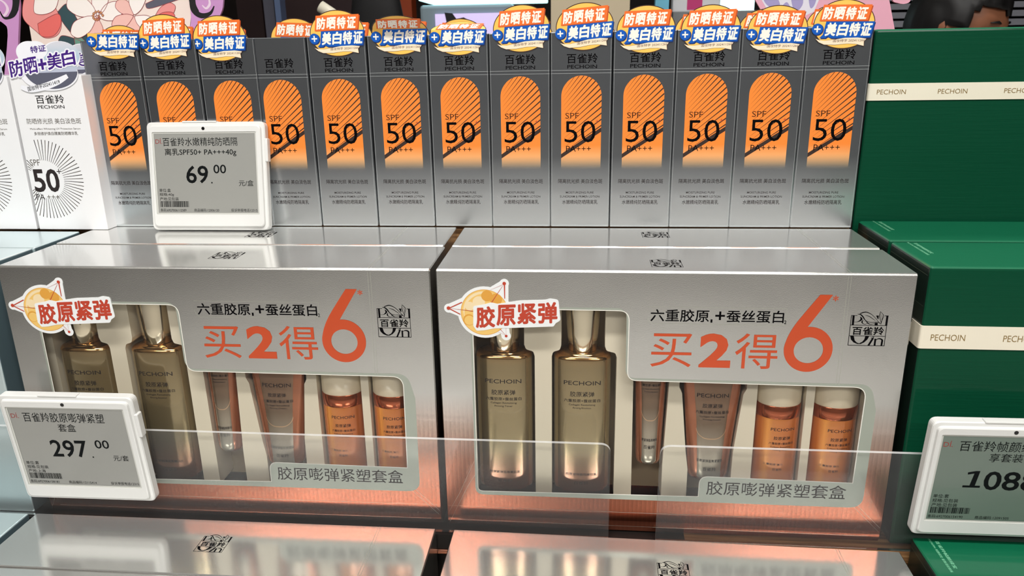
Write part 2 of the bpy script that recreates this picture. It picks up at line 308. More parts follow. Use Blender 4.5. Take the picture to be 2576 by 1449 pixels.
# ---- mesh builder (millimetres in, metres out)
MM = 0.001
def front(x0=0, z0=0, y0=0): return lambda u, v, o: (x0+u, y0-o, z0+v)          # upright face looking towards -y, o = stand-off
def topf(x0=0, y0=0, z0=0): return lambda u, v, o: (x0+u, y0+v, z0+o)           # lying face looking up
class MB:
    def __init__(s): s.v, s.f, s.m, s.s, s.names = [], [], [], [], []
    def mi(s, name):
        if name not in s.names: s.names.append(name)
        return s.names.index(name)
    def add(s, vs, fs, m, sm=False):
        b = len(s.v); s.v += [tuple(v) for v in vs]; k = s.mi(m)
        for f in fs: s.f.append(tuple(b+i for i in f)); s.m.append(k); s.s.append(sm)
    def flat(s, shape, m, F, o=0.0):
        vs, fs = shape; s.add([F(q[0], q[1], o+(q[2] if len(q) > 2 else 0.0)) for q in vs], fs, m)
    def slab(s, loop, F, o0, o1, m, side=None, holes=()):
        vs, fs = G(loop, *holes); n = len(vs)
        s.add([F(x, y, o1) for x, y in vs], fs, m); s.add([F(x, y, o0) for x, y in vs], [tuple(reversed(f)) for f in fs], m)
        for l in (loop,)+tuple(holes):
            k = len(l); pts = [F(x, y, o1) for x, y in l]+[F(x, y, o0) for x, y in l]
            ar = sum(l[i][0]*l[(i+1) % k][1]-l[(i+1) % k][0]*l[i][1] for i in range(k))
            flip = (ar > 0) != (l is not loop)
            s.add(pts, [((i, i+k, (i+1) % k+k, (i+1) % k) if flip else (i, (i+1) % k, (i+1) % k+k, i+k)) for i in range(k)], side or m)
    def box(s, x0, y0, z0, x1, y1, z1, m, bev=0.0, seg=2, over=None):
        bm = bmesh.new(); bmesh.ops.create_cube(bm, size=1)
        for v in bm.verts: v.co = ((v.co.x+.5)*(x1-x0)+x0, (v.co.y+.5)*(y1-y0)+y0, (v.co.z+.5)*(z1-z0)+z0)
        if bev > 0: bmesh.ops.bevel(bm, geom=bm.edges[:], offset=bev, segments=seg, affect='EDGES', profile=0.5)
        bm.normal_update(); s.bm(bm, m, over); bm.free()
    def bm(s, bm, m, over=None, sm=False):
        bm.verts.index_update(); vs = [tuple(v.co) for v in bm.verts]; groups = {}
        for f in bm.faces:
            mm = (over(f) if over else None) or m; groups.setdefault(mm, []).append(tuple(v.index for v in f.verts))
        b = len(s.v); s.v += vs
        for mm, fs in groups.items():
            k = s.mi(mm)
            for f in fs: s.f.append(tuple(b+i for i in f)); s.m.append(k); s.s.append(sm)
    def tube(s, pts, r, m, n=10):
        rings = []
        for i, p in enumerate(pts):
            a = Vector(pts[max(i-1, 0)]); b = Vector(pts[min(i+1, len(pts)-1)]); d = (b-a).normalized()
            u = d.orthogonal().normalized(); w = d.cross(u); rr = r[i] if hasattr(r, '__len__') else r
            rings.append([Vector(p)+(u*math.cos(2*PI*j/n)+w*math.sin(2*PI*j/n))*rr for j in range(n)])
        vs = [q for ring in rings for q in ring]
        fs = [(i*n+j, i*n+(j+1) % n, (i+1)*n+(j+1) % n, (i+1)*n+j) for i in range(len(pts)-1) for j in range(n)]
        s.add(vs, fs+[tuple(range(n-1, -1, -1)), tuple((len(pts)-1)*n+j for j in range(n))], m, True)
    def loft(s, prof, m, n=40, sm=True, matf=None):
        """prof: (z, rx, ry, exponent, cx, cy) rings"""
        rings = []
        for (z, rx, ry, e, cx, cy) in prof:
            ring = []
            for j in range(n):
                a = 2*PI*j/n; c, d = math.cos(a), math.sin(a)
                ring.append((cx+rx*math.copysign(abs(c)**(2/e), c), cy+ry*math.copysign(abs(d)**(2/e), d), z))
            rings.append(ring)
        vs = [q for r in rings for q in r]
        fs = [(i*n+j, i*n+(j+1) % n, (i+1)*n+(j+1) % n, (i+1)*n+j) for i in range(len(prof)-1) for j in range(n)]
        s.add(vs, fs, m, sm); k = len(prof)-1
        s.add(rings[0], [tuple(range(n-1, -1, -1))], m); s.add(rings[k], [tuple(range(n))], m)
    def mesh(s, name, unit=MM):
        me = bpy.data.meshes.new(name)
        me.from_pydata([(x*unit, y*unit, z*unit) for x, y, z in s.v], [], s.f)
        for n in s.names: me.materials.append(MATS[n])
        me.polygons.foreach_set('material_index', s.m); me.polygons.foreach_set('use_smooth', s.s)
        me.validate(); me.update(); return me
    def build(s, name, parent=None, unit=MM):
        o = bpy.data.objects.new(name, s.mesh(name, unit)); COL.objects.link(o)
        if parent is not None: o.parent = parent
        return o

def thing(name, label, cat, loc=(0, 0, 0), rz=0.0, group=None, rx=0.0):
    o = bpy.data.objects.new(name, None); o.empty_display_size = 0.02; COL.objects.link(o)
    o.location = loc; o.rotation_euler = (rx, 0, rz); o['label'] = label; o['category'] = cat
    if group: o['group'] = group
    return o
def tag(o, label, cat, group=None):
    o['label'] = label; o['category'] = cat
    if group: o['group'] = group
    return o
def struct(o): o['kind'] = 'structure'; return o
def dup(root, loc=None, rz=None, label=None, group=None, skip=()):
    r = root.copy(); COL.objects.link(r)
    if loc is not None: r.location = loc
    if rz is not None: r.rotation_euler = (0, 0, rz)
    if label: r['label'] = label
    if group: r['group'] = group
    for ch in list(root.children):
        if ch.name.split('.')[0] in skip: continue
        c = ch.copy(); COL.objects.link(c); c.parent = r
        for g in list(ch.children):
            d = g.copy(); COL.objects.link(d); d.parent = c
    return r

# ------------------------------------------------------------------ room shell
def slab_obj(name, x0, y0, z0, x1, y1, z1, m):
    b = MB(); b.box(x0, y0, z0, x1, y1, z1, m); return struct(b.build(name, None, 1.0))
FL = -0.95
slab_obj('floor', -4, -4, FL-0.1, 4, 5, FL, 'floor_tile')
slab_obj('ceiling', -4, -4, CEIL, 4, 5, CEIL+0.1, 'ceiling_paint')
slab_obj('wall_back', -4, 5, FL, 4, 5.1, CEIL, 'wall_dark')
slab_obj('wall_front', -4, -4.1, FL, 4, -4, CEIL, 'wall_paint')
slab_obj('wall_left', -4.1, -4, FL, -4, 5, CEIL, 'wall_dark')
slab_obj('wall_right', 4, -4, FL, 4.1, 5, CEIL, 'wall_dark')

# ------------------------------------------------------------------ display counter
dc = thing('display_counter', 'stepped wooden shop counter under the boxes, its oak edge showing between the front boxes', 'counter', (0, 0, FL))
def part(name, parent, fn, unit=MM):
    b = MB(); fn(b); return b.build(name, parent, unit)
off = -FL*1000
part('base_cabinet', dc, lambda b: b.box(-700, -240, 0, 900, 450, off-187, 'oak'))
part('middle_step', dc, lambda b: (b.box(-700, -4, off-187, 900, 450, off-12, 'black_gap'), b.box(-700, -10.2, off-12, 168, 450, off-0.2, 'black_gap'), b.box(168, -10.2, off-12, 900, 450, off-0.2, 'oak'), b.box(-700, -9.5, off-187, 900, -4, off-48, 'oak')))
part('top_step', dc, lambda b: b.box(-700, 131.5, off, 300, 450, off+192.5, 'oak'))
part('green_step', dc, lambda b: b.box(300.5, 131.8, off, 900, 450, off+141, 'oak'))
part('front_rail', dc, lambda b: b.box(-700, -11.2, off-16, 900, -8.8, off-12.6, 'rose_rail', 0.8))

# ------------------------------------------------------------------ leaf emblem, 22 mm wide, drawn once
def emblem():
    k = 22/990.0
    def c(x, y): return ((x-345-(1210-y)*0.121)*k, (1210-y+(x-345)*0.03)*k)
    L = lambda pts, w, sm=0: stroke([c(*q) for q in pts], [ww*k for ww in w] if hasattr(w, '__len__') else w*k, sm)
    Pg = lambda pts: G([c(*q) for q in pts])
    sh = [L([(455, 305), (345, 1210)], 16), L([(340, 1208), (1338, 1238)], 16), L([(1404, 625), (1333, 1240)], 15),
          L([(428, 598), (1410, 628)], 14), L([(392, 920), (1372, 952)], 14), L([(512, 318), (485, 592)], 56), L([(452, 311), (612, 318)], 13),
          L([(690, 350), (722, 415), (690, 465), (610, 505), (528, 508)], [10, 52, 40, 10, 8], 5),
          L([(770, 455), (735, 510), (765, 560), (830, 578), (870, 545)], [8, 34, 16, 8, 6], 5), L([(800, 490), (850, 495), (890, 545), (960, 580), (1080, 565)], [6, 8, 30, 12, 8], 5),
          L([(685, 262), (770, 228), (870, 222), (990, 285), (1100, 400), (1180, 510), (1245, 583)], [20, 24, 22, 16, 12, 12, 10], 5),
          L([(618, 274), (700, 290), (765, 360), (810, 440), (890, 505), (1020, 522), (1150, 520), (1222, 562)], [6, 30, 34, 24, 12, 10, 12, 14], 5),
          L([(820, 315), (930, 345), (1020, 415), (1108, 482)], [5, 16, 14, 4], 5),
          L([(1237, 208), (1216, 330), (1232, 450), (1250, 520), (1246, 585)], [6, 16, 12, 12, 8], 5), L([(1237, 208), (1310, 300), (1315, 370), (1275, 470), (1246, 585)], [8, 14, 12, 12, 10], 5),
          L([(1268, 290), (1280, 380), (1270, 470)], [3, 8, 3], 4),
          Pg([(1118, 326), (1190, 326), (1178, 440), (1160, 425)]), Pg([(1085, 538), (1162, 540), (1156, 618), (1078, 616)]),
          L([(1424, 335), (1388, 628)], 52), L([(1355, 338), (1455, 340)], 14),
          Pg([(412, 930), (430, 1040), (500, 1125), (600, 1172), (690, 1172), (790, 1122), (875, 1040), (925, 945), (822, 942), (800, 1030), (740, 1110), (655, 1156), (590, 1130), (530, 1060), (508, 932)]),
          L([(972, 998), (1050, 998)], 14), L([(1034, 1000), (905, 1222)], 46), Pg([(1008, 958), (1072, 960), (1040, 988)]),
          L([(1096, 1022), (1072, 1226)], 46), L([(1090, 1080), (1150, 1030), (1220, 1022), (1280, 1060), (1272, 1140), (1258, 1232)], [8, 16, 30, 44, 46, 44], 4)]
    sh.append(T('百雀羚', *c(455, 890)[:1], c(455, 890)[1], c(1340, 680)[0], c(1340, 672)[1], 0.012))
    return sh
EMB = emblem()
def put_emblem(b, F, u, v, sx=1.0, sy=1.0, o=0.06, m='ink_black'):
    for i, (vs, fs) in enumerate(EMB): b.flat(([(u+q[0]*sx, v+q[1]*sy)+tuple(q[2:]) for q in vs], fs), m, F, o+0.004*i)

# ------------------------------------------------------------------ silver gift boxes
GW, GD, GH = 300.0, 60.6, 192.7
def gift_shell(b, window):
    """carton with a tucked-under foot; returns the flat front's outline"""
    prof = [(0, 16), (0, GH-1.2), (0.5, GH-0.35), (1.4, GH), (GD-0.8, GH), (GD, GH-0.8), (GD, 0), (3.4, 0), (1.9, 1.2), (0.9, 4.5), (0.3, 10)]
    n = len(prof); bv = 0.7
    vs = []
    for x, ins in ((0, bv), (bv, 0), (GW-bv, 0), (GW, bv)):
        cy = GD/2; cz = GH/2
        for y, z in prof:
            vs.append((x, y+(ins if y < cy else -ins), z+(ins if z < cz else -ins)))
    fs = {}
    for r in range(3):
        for i in range(n):
            j = (i+1) % n
            if window and i == 0 and r == 1: continue
            top = prof[i][1] > GH-1.3 and prof[j][1] > GH-1.3
            foil = 'gift_foil_top' if (r == 1 and (top and i not in (1,))) else 'gift_foil'
            fs.setdefault(foil, []).append((r*n+i, (r+1)*n+i, (r+1)*n+j, r*n+j))
    b0 = len(b.v); b.v += vs
    for m, ff in fs.items():
        k = b.mi(m)
        for f in ff: b.f.append(tuple(b0+i for i in f)); b.m.append(k); b.s.append(False)
    k = b.mi('gift_foil'); b.f.append(tuple(b0+i for i in range(n))); b.m.append(k); b.s.append(False)
    b.f.append(tuple(b0+3*n+i for i in reversed(range(n)))); b.m.append(k); b.s.append(False)
    return rect(bv, 16, GW-bv, GH-1.2)
WIN = fillet([(23.2, 166.5, 6), (23.0, 30, 4), (176.0, 31.8, 0.6), (176.2, 47.6, 6), (277.0, 46.4, 0.4), (278.0, 116.4, 8), (125.3, 117.6, 6.5), (125.3, 166.2, 7)], 7)
BAND = fillet([(21.6, 112, 0), (21.2, 27.2, 6), (285.2, 27.6, 9), (285.6, 100, 0), (281, 118.5, 10), (124, 119.3, 7), (123.6, 168, 7), (21.4, 168, 6)], 6)
def gift_print(b, F):
    b.flat(G(BAND, WIN), 'band_silver', F, 0.05)
    vs, fs = stroke(WIN+[WIN[0]], 0.55); b.flat((vs, fs), 'card_edge', F, 0.09)
    o = 0.10
    b.flat(stroke(fillet([(137, 157.8, 5), (223.6, 157.8, 0.2), (223.6, 169.2, 0.2), (137, 169.2, 0.2)], 5), 0.22), 'emboss_line', F, o)
    for s, x0, x1, y0, y1 in (('六重胶原', 138.8, 175.8, 159.3, 167.6), ('+', 179.6, 185.6, 160.8, 166.6), ('蚕丝蛋白', 186.6, 222.2, 159.3, 167.6), ('1', 176.8, 178.0, 159.0, 161.2), ('2', 222.6, 224.0, 158.8, 161.2)):
        b.flat(T(s, x0, y0, x1, y1, 0.012), 'ink_black', F, o)
    # raised orange offer: outline drawn twice for its pressed edge
    for s, x0, x1, y0, y1, bo in (('买', 139.8, 166.0, 127.8, 151.2, -0.004), ('2', 170.9, 191.0, 128.0, 151.6, 0.035), ('得', 193.6, 220.4, 127.8, 152.0, -0.004)):
        b.flat(T(s, x0, y0, x1, y1, bo), 'orange_foil', F, o+0.05)
    ring = [(239.0+15.1*math.cos(a), 141.8+15.4*math.sin(a)) for a in [2*PI*i/48 for i in range(48)]]
    b.flat(G(ring, ell(239.2, 141.3, 9.1, 8.9, 40)), 'orange_foil', F, o+0.05)
    b.flat(G(smooth([(243.0, 178.6), (236, 168.5), (229.5, 158.5), (225.6, 150), (223.9, 142.5)], 5)+[(226, 141), (231, 150.5)]+[(236.5, 155.8), (250.6, 178.6)]), 'orange_foil', F, o+0.06)
    b.flat(T('*', 250.8, 174.4, 254.2, 178.2, 0.01), 'orange_foil', F, o)
    b.flat(T('胶原嘭弹紧塑套盒', 181.2, 33.6, 273.4, 44.2, 0.004), 'ink_dark', F, o)
    put_emblem(b, F, 263.2, 145.2, o=o)
    # folds and seams of the clear wrap
    for q in ([(1.5, 17.2), (150, 17.0), (298, 17.4)], [(272, 36), (298, 9.5)], [(275, 36.5), (298.6, 12.5)], [(1.5, 3), (16, 34), (27, 52)], [(1.5, 12), (10, 28), (22, 56)], [(8, 5.5), (292, 5.2)]):
        b.flat(stroke(q, [0.05]+[0.16]*(len(q)-2)+[0.05] if len(q) > 2 else 0.12), 'emboss_line', (lambda u, v, o_: (u, 0.9-o_, v)) if q[0][1] == 5.5 else F, 0.12)
    # tear strip of the clear wrap
    for x in (258.6, 260.4): b.flat(G(rect(x, 118, x+0.22, GH-2)), 'emboss_line', F, o-0.03)
STK_T = lambda x, y: ((x-118)/29.3, -(y-690)/29.3)
def gift_sticker(parent, u, v):
    b = MB(); C = lambda pts: [STK_T(*q) for q in pts]; k = 1/29.3
    F = front(u, v, 0)
    cx, cy = STK_T(905, 765)
    base = 0.25
    for j, pts in enumerate(([(1215, 140), (1375, 210), (1370, 560), (960, 300)], [(215, 600), (470, 480), (520, 900), (235, 780)], [(1180, 1080), (1370, 1050), (1390, 1250), (1230, 1290)])):
        b.slab(C(pts)[::-1], F, 0.12, base+0.004*j, 'paper_white')
    for j, (x, y) in enumerate(((1295, 180), (210, 690), (1315, 1240))): b.slab(ell(*STK_T(x, y), 90*k, 90*k, 24), F, 0.12, base+0.012+0.004*j, 'paper_white')
    b.slab(ell(cx, cy, 520*k, 520*k, 48), F, 0.12, base+0.025, 'paper_white')
    b.flat(fan(ell(cx, cy, 462*k, 462*k, 48)), 'amber_print', F, base+0.06)
    b.flat(G(ell(cx, cy, 462*k, 462*k, 48), ell(cx, cy, 452*k, 452*k, 48)), 'amber_print_deep', F, base+0.09)
    b.flat(stroke([(cx+400*k*math.cos(a), cy+400*k*math.sin(a)) for a in [0.9+i*0.1 for i in range(26)]], [0.2+1.6*math.sin(PI*i/25) for i in range(26)]), 'amber_print_pale', F, base+0.075)
    for (x, y, r, m) in ((960, 430, 110, 'amber_print_deep'), (975, 440, 88, 'amber_print'), (1130, 500, 118, 'amber_print_deep'), (1140, 512, 96, 'amber_print'), (620, 640, 90, 'amber_print_pale'), (600, 920, 115, 'amber_print_deep'), (606, 930, 96, 'amber_print'), (800, 560, 120, 'amber_print_pale')):
        b.flat(fan(ell(*STK_T(x, y), r*k, r*k, 28)), m, F, base+0.09+0.006*(r % 7))
    for pts, w in (([(1300, 200), (1300, 480)], [26, 16]), ([(1265, 225), (1045, 565)], [5, 16]), ([(1265, 205), (1025, 310)], [5, 3]), ([(235, 680), (475, 565)], [18, 20]), ([(240, 705), (435, 810)], [20, 18]), ([(250, 690), (690, 745)], [3, 12]), ([(1300, 1215), (1195, 1095)], [3, 9]), ([(1290, 1215), (1160, 1160)], [3, 3]), ([(1313, 1200), (1313, 1080)], [3, 3])):
        b.flat(stroke(C(pts), [ww*k for ww in w]), 'ink_red', F, base+0.16)
    for x, y, r in ((1296, 180, 34), (208, 686, 36), (1314, 1240, 27)): b.flat(fan(ell(*STK_T(x, y), r*k, r*k, 20)), 'ink_red', F, base+0.17)
    plate = fillet([(690, 640, 40), (900, 600, 20), (1040, 560, 40), (1160, 585, 20), (1600, 515, 30), (2070, 495, 20), (2160, 468, 40), (2320, 490, 60), (2362, 900, 60), (2270, 960, 20), (2230, 1028, 40), (1390, 1072, 10), (1100, 1085, 30), (880, 1130, 30), (740, 1142, 40), (678, 1040, 40)], 5)
    b.slab(C(plate)[::-1], F, 0.18, base+0.22, 'paper_white')
    for ch, x0, x1, y0, y1 in (('胶', 732, 1108, 640, 1075), ('原', 1132, 1506, 600, 1030), ('紧', 1532, 1900, 565, 985), ('弹', 1932, 2305, 540, 965)):
        (a, d), (c2, e2) = STK_T(x0, y1), STK_T(x1, y0)
        b.flat(T(ch, a, d, c2, e2, 0.035, 0.06, 0.05), 'ink_red', F, base+0.26)
    return b.build('sticker', parent)
# inner tray: raised cream lands between the wells
LANDS = [[(56.2, 185), (56.2, 137), (57.4, 133.6), (62.2, 132.2), (63.2, 129), (63.2, 20), (74.8, 20), (74.8, 129), (75.8, 132.2), (80.2, 133.6), (81.2, 137), (81.2, 185)],
         [(110.5, 185), (110.5, 137), (111.6, 133.6), (117.4, 132.2), (118.6, 129), (118.6, 20), (131.0, 20), (130.6, 60), (129.3, 185)],
         [(154.2, 185), (154.2, 115), (152.0, 50), (152.0, 20), (169.5, 20), (169.5, 46), (167.5, 60), (163.0, 104), (161.0, 108), (161.0, 185)],
         [(205.5, 185), (205.5, 108), (203.5, 104), (199.5, 60), (199.0, 20), (212.6, 20), (212.6, 185)],
         [(244.4, 185), (244.4, 20), (250.0, 20), (250.0, 185)], [(281.4, 185), (281.4, 20), (296, 20), (296, 185)], [(4, 185), (4, 20), (21, 20), (21, 185)]]
def gift_tray(parent):
    b = MB(); F = front()
    b.box(3, 34, 18, 297, 36, 188, 'tray_well_shaded')
    for l in LANDS:
        pts = fillet([(x, y, 2.2) for x, y in l], 4)
        b.slab(pts, F, -34, -11.5, 'tray_cream')
    return b.build('tray', parent)
def make_gift(name, label, loc, rz, group, window=True, top_v=31.0, stk=None):
    g = thing(name, label, 'gift box', loc, rz, group)
    b = MB(); F = front(); o = gift_shell(b, window)
    if window:
        b.flat(G(o, WIN), 'gift_foil', F, 0.0); gift_print(b, F)
    put_emblem(b, topf(0, 0, GH), 139.5, top_v-9, 0.9, 0.85)
    for x in (258.6, 260.4): b.flat(G(rect(x, 1.5, x+0.25, GD-1)), 'emboss_line', topf(0, 0, GH), 0.05)
    b.build('carton_body', g)
    if window:
        f = MB(); f.flat(G(rect(10, 20, 290, 180)), 'window_film', F, -0.8); f.build('window_film', g)
        gift_tray(g)
        if stk: gift_sticker(g, *stk)
    return g
GRP = 'silver gift boxes'
LFX, LFY, LFA = -0.3039, -0.0019, 0.0072
gL = make_gift('gift_box', 'silver window gift box on the left, above the 297.00 price tag', (LFX, LFY, 0.0), LFA, GRP, True, 31.5, (2.8, 164.3))
gR = make_gift('gift_box', 'silver window gift box on the right, next to the green boxes', (0, 0, 0), 0, GRP, True, 19.5, (4.5, 166.3))
def plain_gift(label, loc, rz, tv): return make_gift('gift_box', label, loc, rz, GRP, False, tv)
plain_gift('silver gift box behind the left window box, top showing below the 69.00 price tag', (-0.3060, 0.0622, 0), 0.0049, 32)
plain_gift('silver gift box behind the right window box, its top touching the sunscreen row', (-0.0001, 0.0622, 0), 0.005, 38)
ZL = 0.0058-0.1927
plain_gift('silver gift box on the low front ledge, directly below the left window box', (-0.3057, -0.0128-0.0610, ZL), 0.0052, 33)
plain_gift('silver gift box on the low front ledge, directly below the right window box', (0.0057, -0.0114-0.0610, ZL), -0.0140, 27)
plain_gift('silver gift box at the very front, cut off by the bottom left picture edge', (-0.3051, -0.0128-0.1224, ZL), 0.0052, 33)

# ------------------------------------------------------------------ bottles and tubes in the trays
def yfront(x, rx, ry, e, cy): return cy-ry*max(0.0, 1-abs(min(1, abs(x)/rx))**e)**(1/e)
def wrap(cx, zc, surf): return lambda u, v, o: (cx+u, surf(u, v)-o, zc+v)
def body_text(b, lines, surf, ink='ink_dark'):
    for s, x0, y0, x1, y1 in lines: b.flat(T(s, x0, y0, x1, y1, 0.004), ink, lambda u, v, o: (u, surf(u, v)-o, v), 0.06)
def big_bottle(kind, label, second):
    r = thing(kind, label, 'bottle', (0, 0, 0), 0, 'gold bottles in the gift boxes')
    rx, ry, e = 19.6, 12.4, 2.7
    b = MB(); b.loft([(0.0, rx-1.2, ry-1.2, e, 0, 0), (0.8, rx-0.2, ry-0.2, e, 0, 0), (4, rx, ry, e, 0, 0), (99, rx, ry, e, 0, 0), (100.6, rx-0.1, ry-0.1, e, 0, 0)], 'gold_glass', 56)
    body_text(b, [('PECHOIN', -12.5, 83.0, 12.5, 86.0), ('胶原紧弹', -8.3, 74.4, 8.3, 78.2), ('六重胶原+蚕丝蛋白', -12.4, 70.2, 12.4, 72.6), ('Collagen Revitalizing', -9.0, 67.4, 9.0, 69.0), (second, -6.2, 65.0, 6.2, 66.6), ('胶原紧弹盈亮美肌乳', -11, 13.6, 11, 15.6), ('百雀羚', -5.2, 6.6, 5.2, 9.0)], lambda u, v: yfront(u, rx, ry, e, 0))
    b.build('bottle_body', r)
    b = MB(); b.loft([(100.6, rx-0.1, ry-0.1, e, 0, 0), (101.8, rx-0.5, ry-0.5, 2.7, 0, 0), (102.7, rx-1.3, ry-1.1, 2.6, 0, 0), (103.2, rx-2.4, ry-1.6, 2.5, 0, 0), (103.4, rx-4.2, ry-2.0, 2.4, 0, 0), (103.9, rx-4.9, ry-2.2, 2.3, 0, 0), (104.3, rx-5.8, ry-2.5, 2.2, 0, 0), (104.6, rx-8.0, ry-2.9, 2.1, 0, 0), (105.6, 9.2, 8.8, 2, 0, 0)], 'gold_neck', 56); b.build('shoulder', r)
    b = MB(); b.loft([(105.6, 9.9, 9.5, 2, 0, 0), (105.9, 10.2, 9.8, 2, 0, 0), (118, 10.9, 10.1, 2, 0, 0), (132, 12.0, 10.6, 2, 0, 0), (150, 13.0, 11.2, 2, 0, 0), (152, 12.4, 10.8, 2, 0, 0)], 'cap_chrome', 40); b.build('cap', r)
    return r
def squeeze_tube(kind, label, w_top, w_bot, zb, zt, lines, cat, group, ztxt):
    r = thing(kind, label, cat, (0, 0, 0), 0, group)
    def rx(z): return w_bot/2+(w_top-w_bot)/2*max(0, min(1, (z)/(zt)))**1.15
    def ry(z): return 8.5-5.5*max(0, min(1, z/zt))**1.5
    b = MB(); h = zt
    b.loft([(0, w_bot*0.30, 3.0, 2.2, 0, 0), (0.8, w_bot*0.40, 5.0, 2.2, 0, 0), (2.4, w_bot*0.47, 7.2, 2.3, 0, 0), (5, rx(5), ry(5), 2.4, 0, 0)]+[(z, rx(z), ry(z), 2.4, 0, 0) for z in [h*i/10 for i in range(1, 11)]], 'tube_copper', 44)
    b.build('sleeve', r)
    b = MB(); f = 0.80
    b.loft([(1.2, w_bot*0.22, 3.0, 2.2, 0, -2.2), (2.4, w_bot*0.34, 5.6, 2.2, 0, -2.0), (5, rx(5)*f, ry(5), 2.3, 0, -1.1)]+[(z, rx(z)*f, ry(z), 2.3, 0, -0.9) for z in [h*i/10 for i in range(1, 11)]], 'tube_core', 44)
    surf = lambda u, v: yfront(u, rx(v)*f, ry(v), 2.3, -0.9)
    for s, x0, y0, x1, y1 in lines: b.flat(T(s, x0, y0, x1, y1, 0.004), 'ink_dark', lambda u, v, o: (u, surf(u, v)-o, v), 0.1)
    # painted highlight: pale U line where the inner liner ends
    zu = ztxt; wv_ = rx(zu)*f*0.86
    arc = smooth([(-wv_, zu+11), (-wv_*0.82, zu+4), (-wv_*0.45, zu+0.6), (0, zu), (wv_*0.45, zu+0.6), (wv_*0.82, zu+4), (wv_, zu+11)], 5)
    b.flat(stroke(arc, [0.1+0.55*math.sin(PI*i/(len(arc)-1)) for i in range(len(arc))]), 'tube_highlight', lambda u, v, o: (u, surf(u, v)-o, v), 0.08)
    b.build('inner_tube', r)
    return r
def mini_bottle(label):
    r = thing('mini_bottle', label, 'bottle', (0, 0, 0), 0, 'small amber bottles in the gift boxes')
    rr = 14.9; b = MB()
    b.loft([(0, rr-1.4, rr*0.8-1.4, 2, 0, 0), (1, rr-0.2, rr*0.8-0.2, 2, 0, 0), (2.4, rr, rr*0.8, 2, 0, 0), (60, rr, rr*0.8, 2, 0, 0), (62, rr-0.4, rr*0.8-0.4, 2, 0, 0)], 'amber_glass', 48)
    body_text(b, [('PECHOIN', -6.0, 52.6, 9.8, 54.8), ('胶原紧弹', -3.8, 46.0, 7.2, 48.6), ('六重胶原+蚕丝蛋白', -6.6, 42.4, 9.6, 44.2), ('Collagen Revitalizing', -5.4, 39.8, 8.0, 41.2), ('Firming Toner', -3.6, 37.6, 6.0, 38.8), ('三重胶原 弹力', -9, 26.6, 3.6, 28.2), ('百雀羚', -3, 22.6, 3.4, 24.6)], lambda u, v: yfront(u, rr, rr*0.8, 2, 0)); b.build('bottle_body', r)
    b = MB(); b.loft([(61.2, rr-0.2, rr*0.8-0.2, 2, 0, 0), (62, rr+0.2, rr*0.8+0.2, 2, 0, 0), (69.5, rr+0.2, rr*0.8+0.2, 2, 0, 0), (70.2, rr-0.2, rr*0.8-0.2, 2, 0, 0)], 'ring_copper', 48); b.build('collar', r)
    b = MB(); b.loft([(70.2, rr-0.5, rr*0.8-0.5, 2, 0, 0), (71, rr-0.1, rr*0.8-0.1, 2, 0, 0), (98, rr-0.2, rr*0.8-0.2, 2, 0, 0), (104, rr-4, rr*0.8-3.4, 2, 0, 0), (106, rr-9, rr*0.8-8, 2, 0, 0)], 'cap_cream', 48); b.build('cap', r)
    return r
BX = [('toner_bottle', 41.6, 26.5), ('emulsion_bottle', 95.6, 26.5), ('essence_tube', 142.0, 48.5), ('cream_tube', 183.4, 38.0), ('mini_bottle', 228.6, 27.0), ('mini_bottle', 265.8, 27.0)]
def side(n): return 'left' if n == 0 else 'right'
def fill_box(k, g, protos):
    out = []
    s = 'in the left gift box' if k == 0 else 'in the right gift box'
    labels = ['gold glass bottle with flared chrome cap under the round sticker, '+s, 'gold glass bottle with flared chrome cap, second from the left '+s, 'slim copper squeeze tube between gold bottle and wide tube, '+s, 'wide copper squeeze tube tapering to a silver foot, '+s, 'small amber bottle with cream cap next to the wide tube, '+s, 'small amber bottle with cream cap at the right end, '+s]
    for i, (kind, x, z) in enumerate(BX):
        if protos is None:
            if i < 2: r = big_bottle(kind, labels[i], ('Firming Toner', 'Firming Emulsion')[i])
            elif i == 2: r = squeeze_tube(kind, labels[i], 23.4, 17.2, 0, 100, [('胶原紧弹', -5.6, 64.2, 5.6, 67.0), ('六重胶原+蚕丝蛋白', -7.6, 60.6, 7.6, 62.4), ('Collagen Revitalizing', -5.6, 58.2, 5.6, 59.4), ('Firming Essence', -4.4, 56.2, 4.4, 57.4), ('胶原紧弹盈亮精华液', -6.8, 20.4, 6.8, 22.6), ('百雀羚', -3.9, 14.8, 3.9, 17.6)], 'tube', 'copper tubes in the gift boxes', 36)
            elif i == 3: r = squeeze_tube(kind, labels[i], 44.0, 27.0, 0, 100, [('PECHOIN', -10.5, 64.0, 10.5, 66.8), ('胶原紧弹', -6.6, 56.6, 6.6, 59.6), ('六重胶原+蚕丝蛋白', -11, 52.2, 11, 54.4), ('Collagen Revitalizing', -8.4, 49.4, 8.4, 50.8), ('Firming Cream', -6, 47.4, 6, 48.6), ('胶原紧弹盈亮紧塑霜', -9, 16.4, 9, 18.6), ('百雀羚', -4.6, 9.8, 4.6, 12.6)], 'tube', 'copper tubes in the gift boxes', 34)
            elif i == 4: r = mini_bottle(labels[i])
            else: r = dup(out[4], None, None, labels[i])
        else: r = dup(protos[i], None, None, labels[i])
        a = (0.0, LFA)[k == 0]; px = x*MM; py = 0.0205 if i < 2 else (0.0160 if i in (2, 3) else 0.0190)
        ox, oy = ((LFX, LFY) if k == 0 else (0, 0))
        r.location = (ox+px*math.cos(a)-py*math.sin(a), oy+px*math.sin(a)+py*math.cos(a), z*MM); r.rotation_euler = (0, 0, a)
        out.append(r)
    return out
PB = fill_box(1, gR, None); fill_box(0, gL, PB)

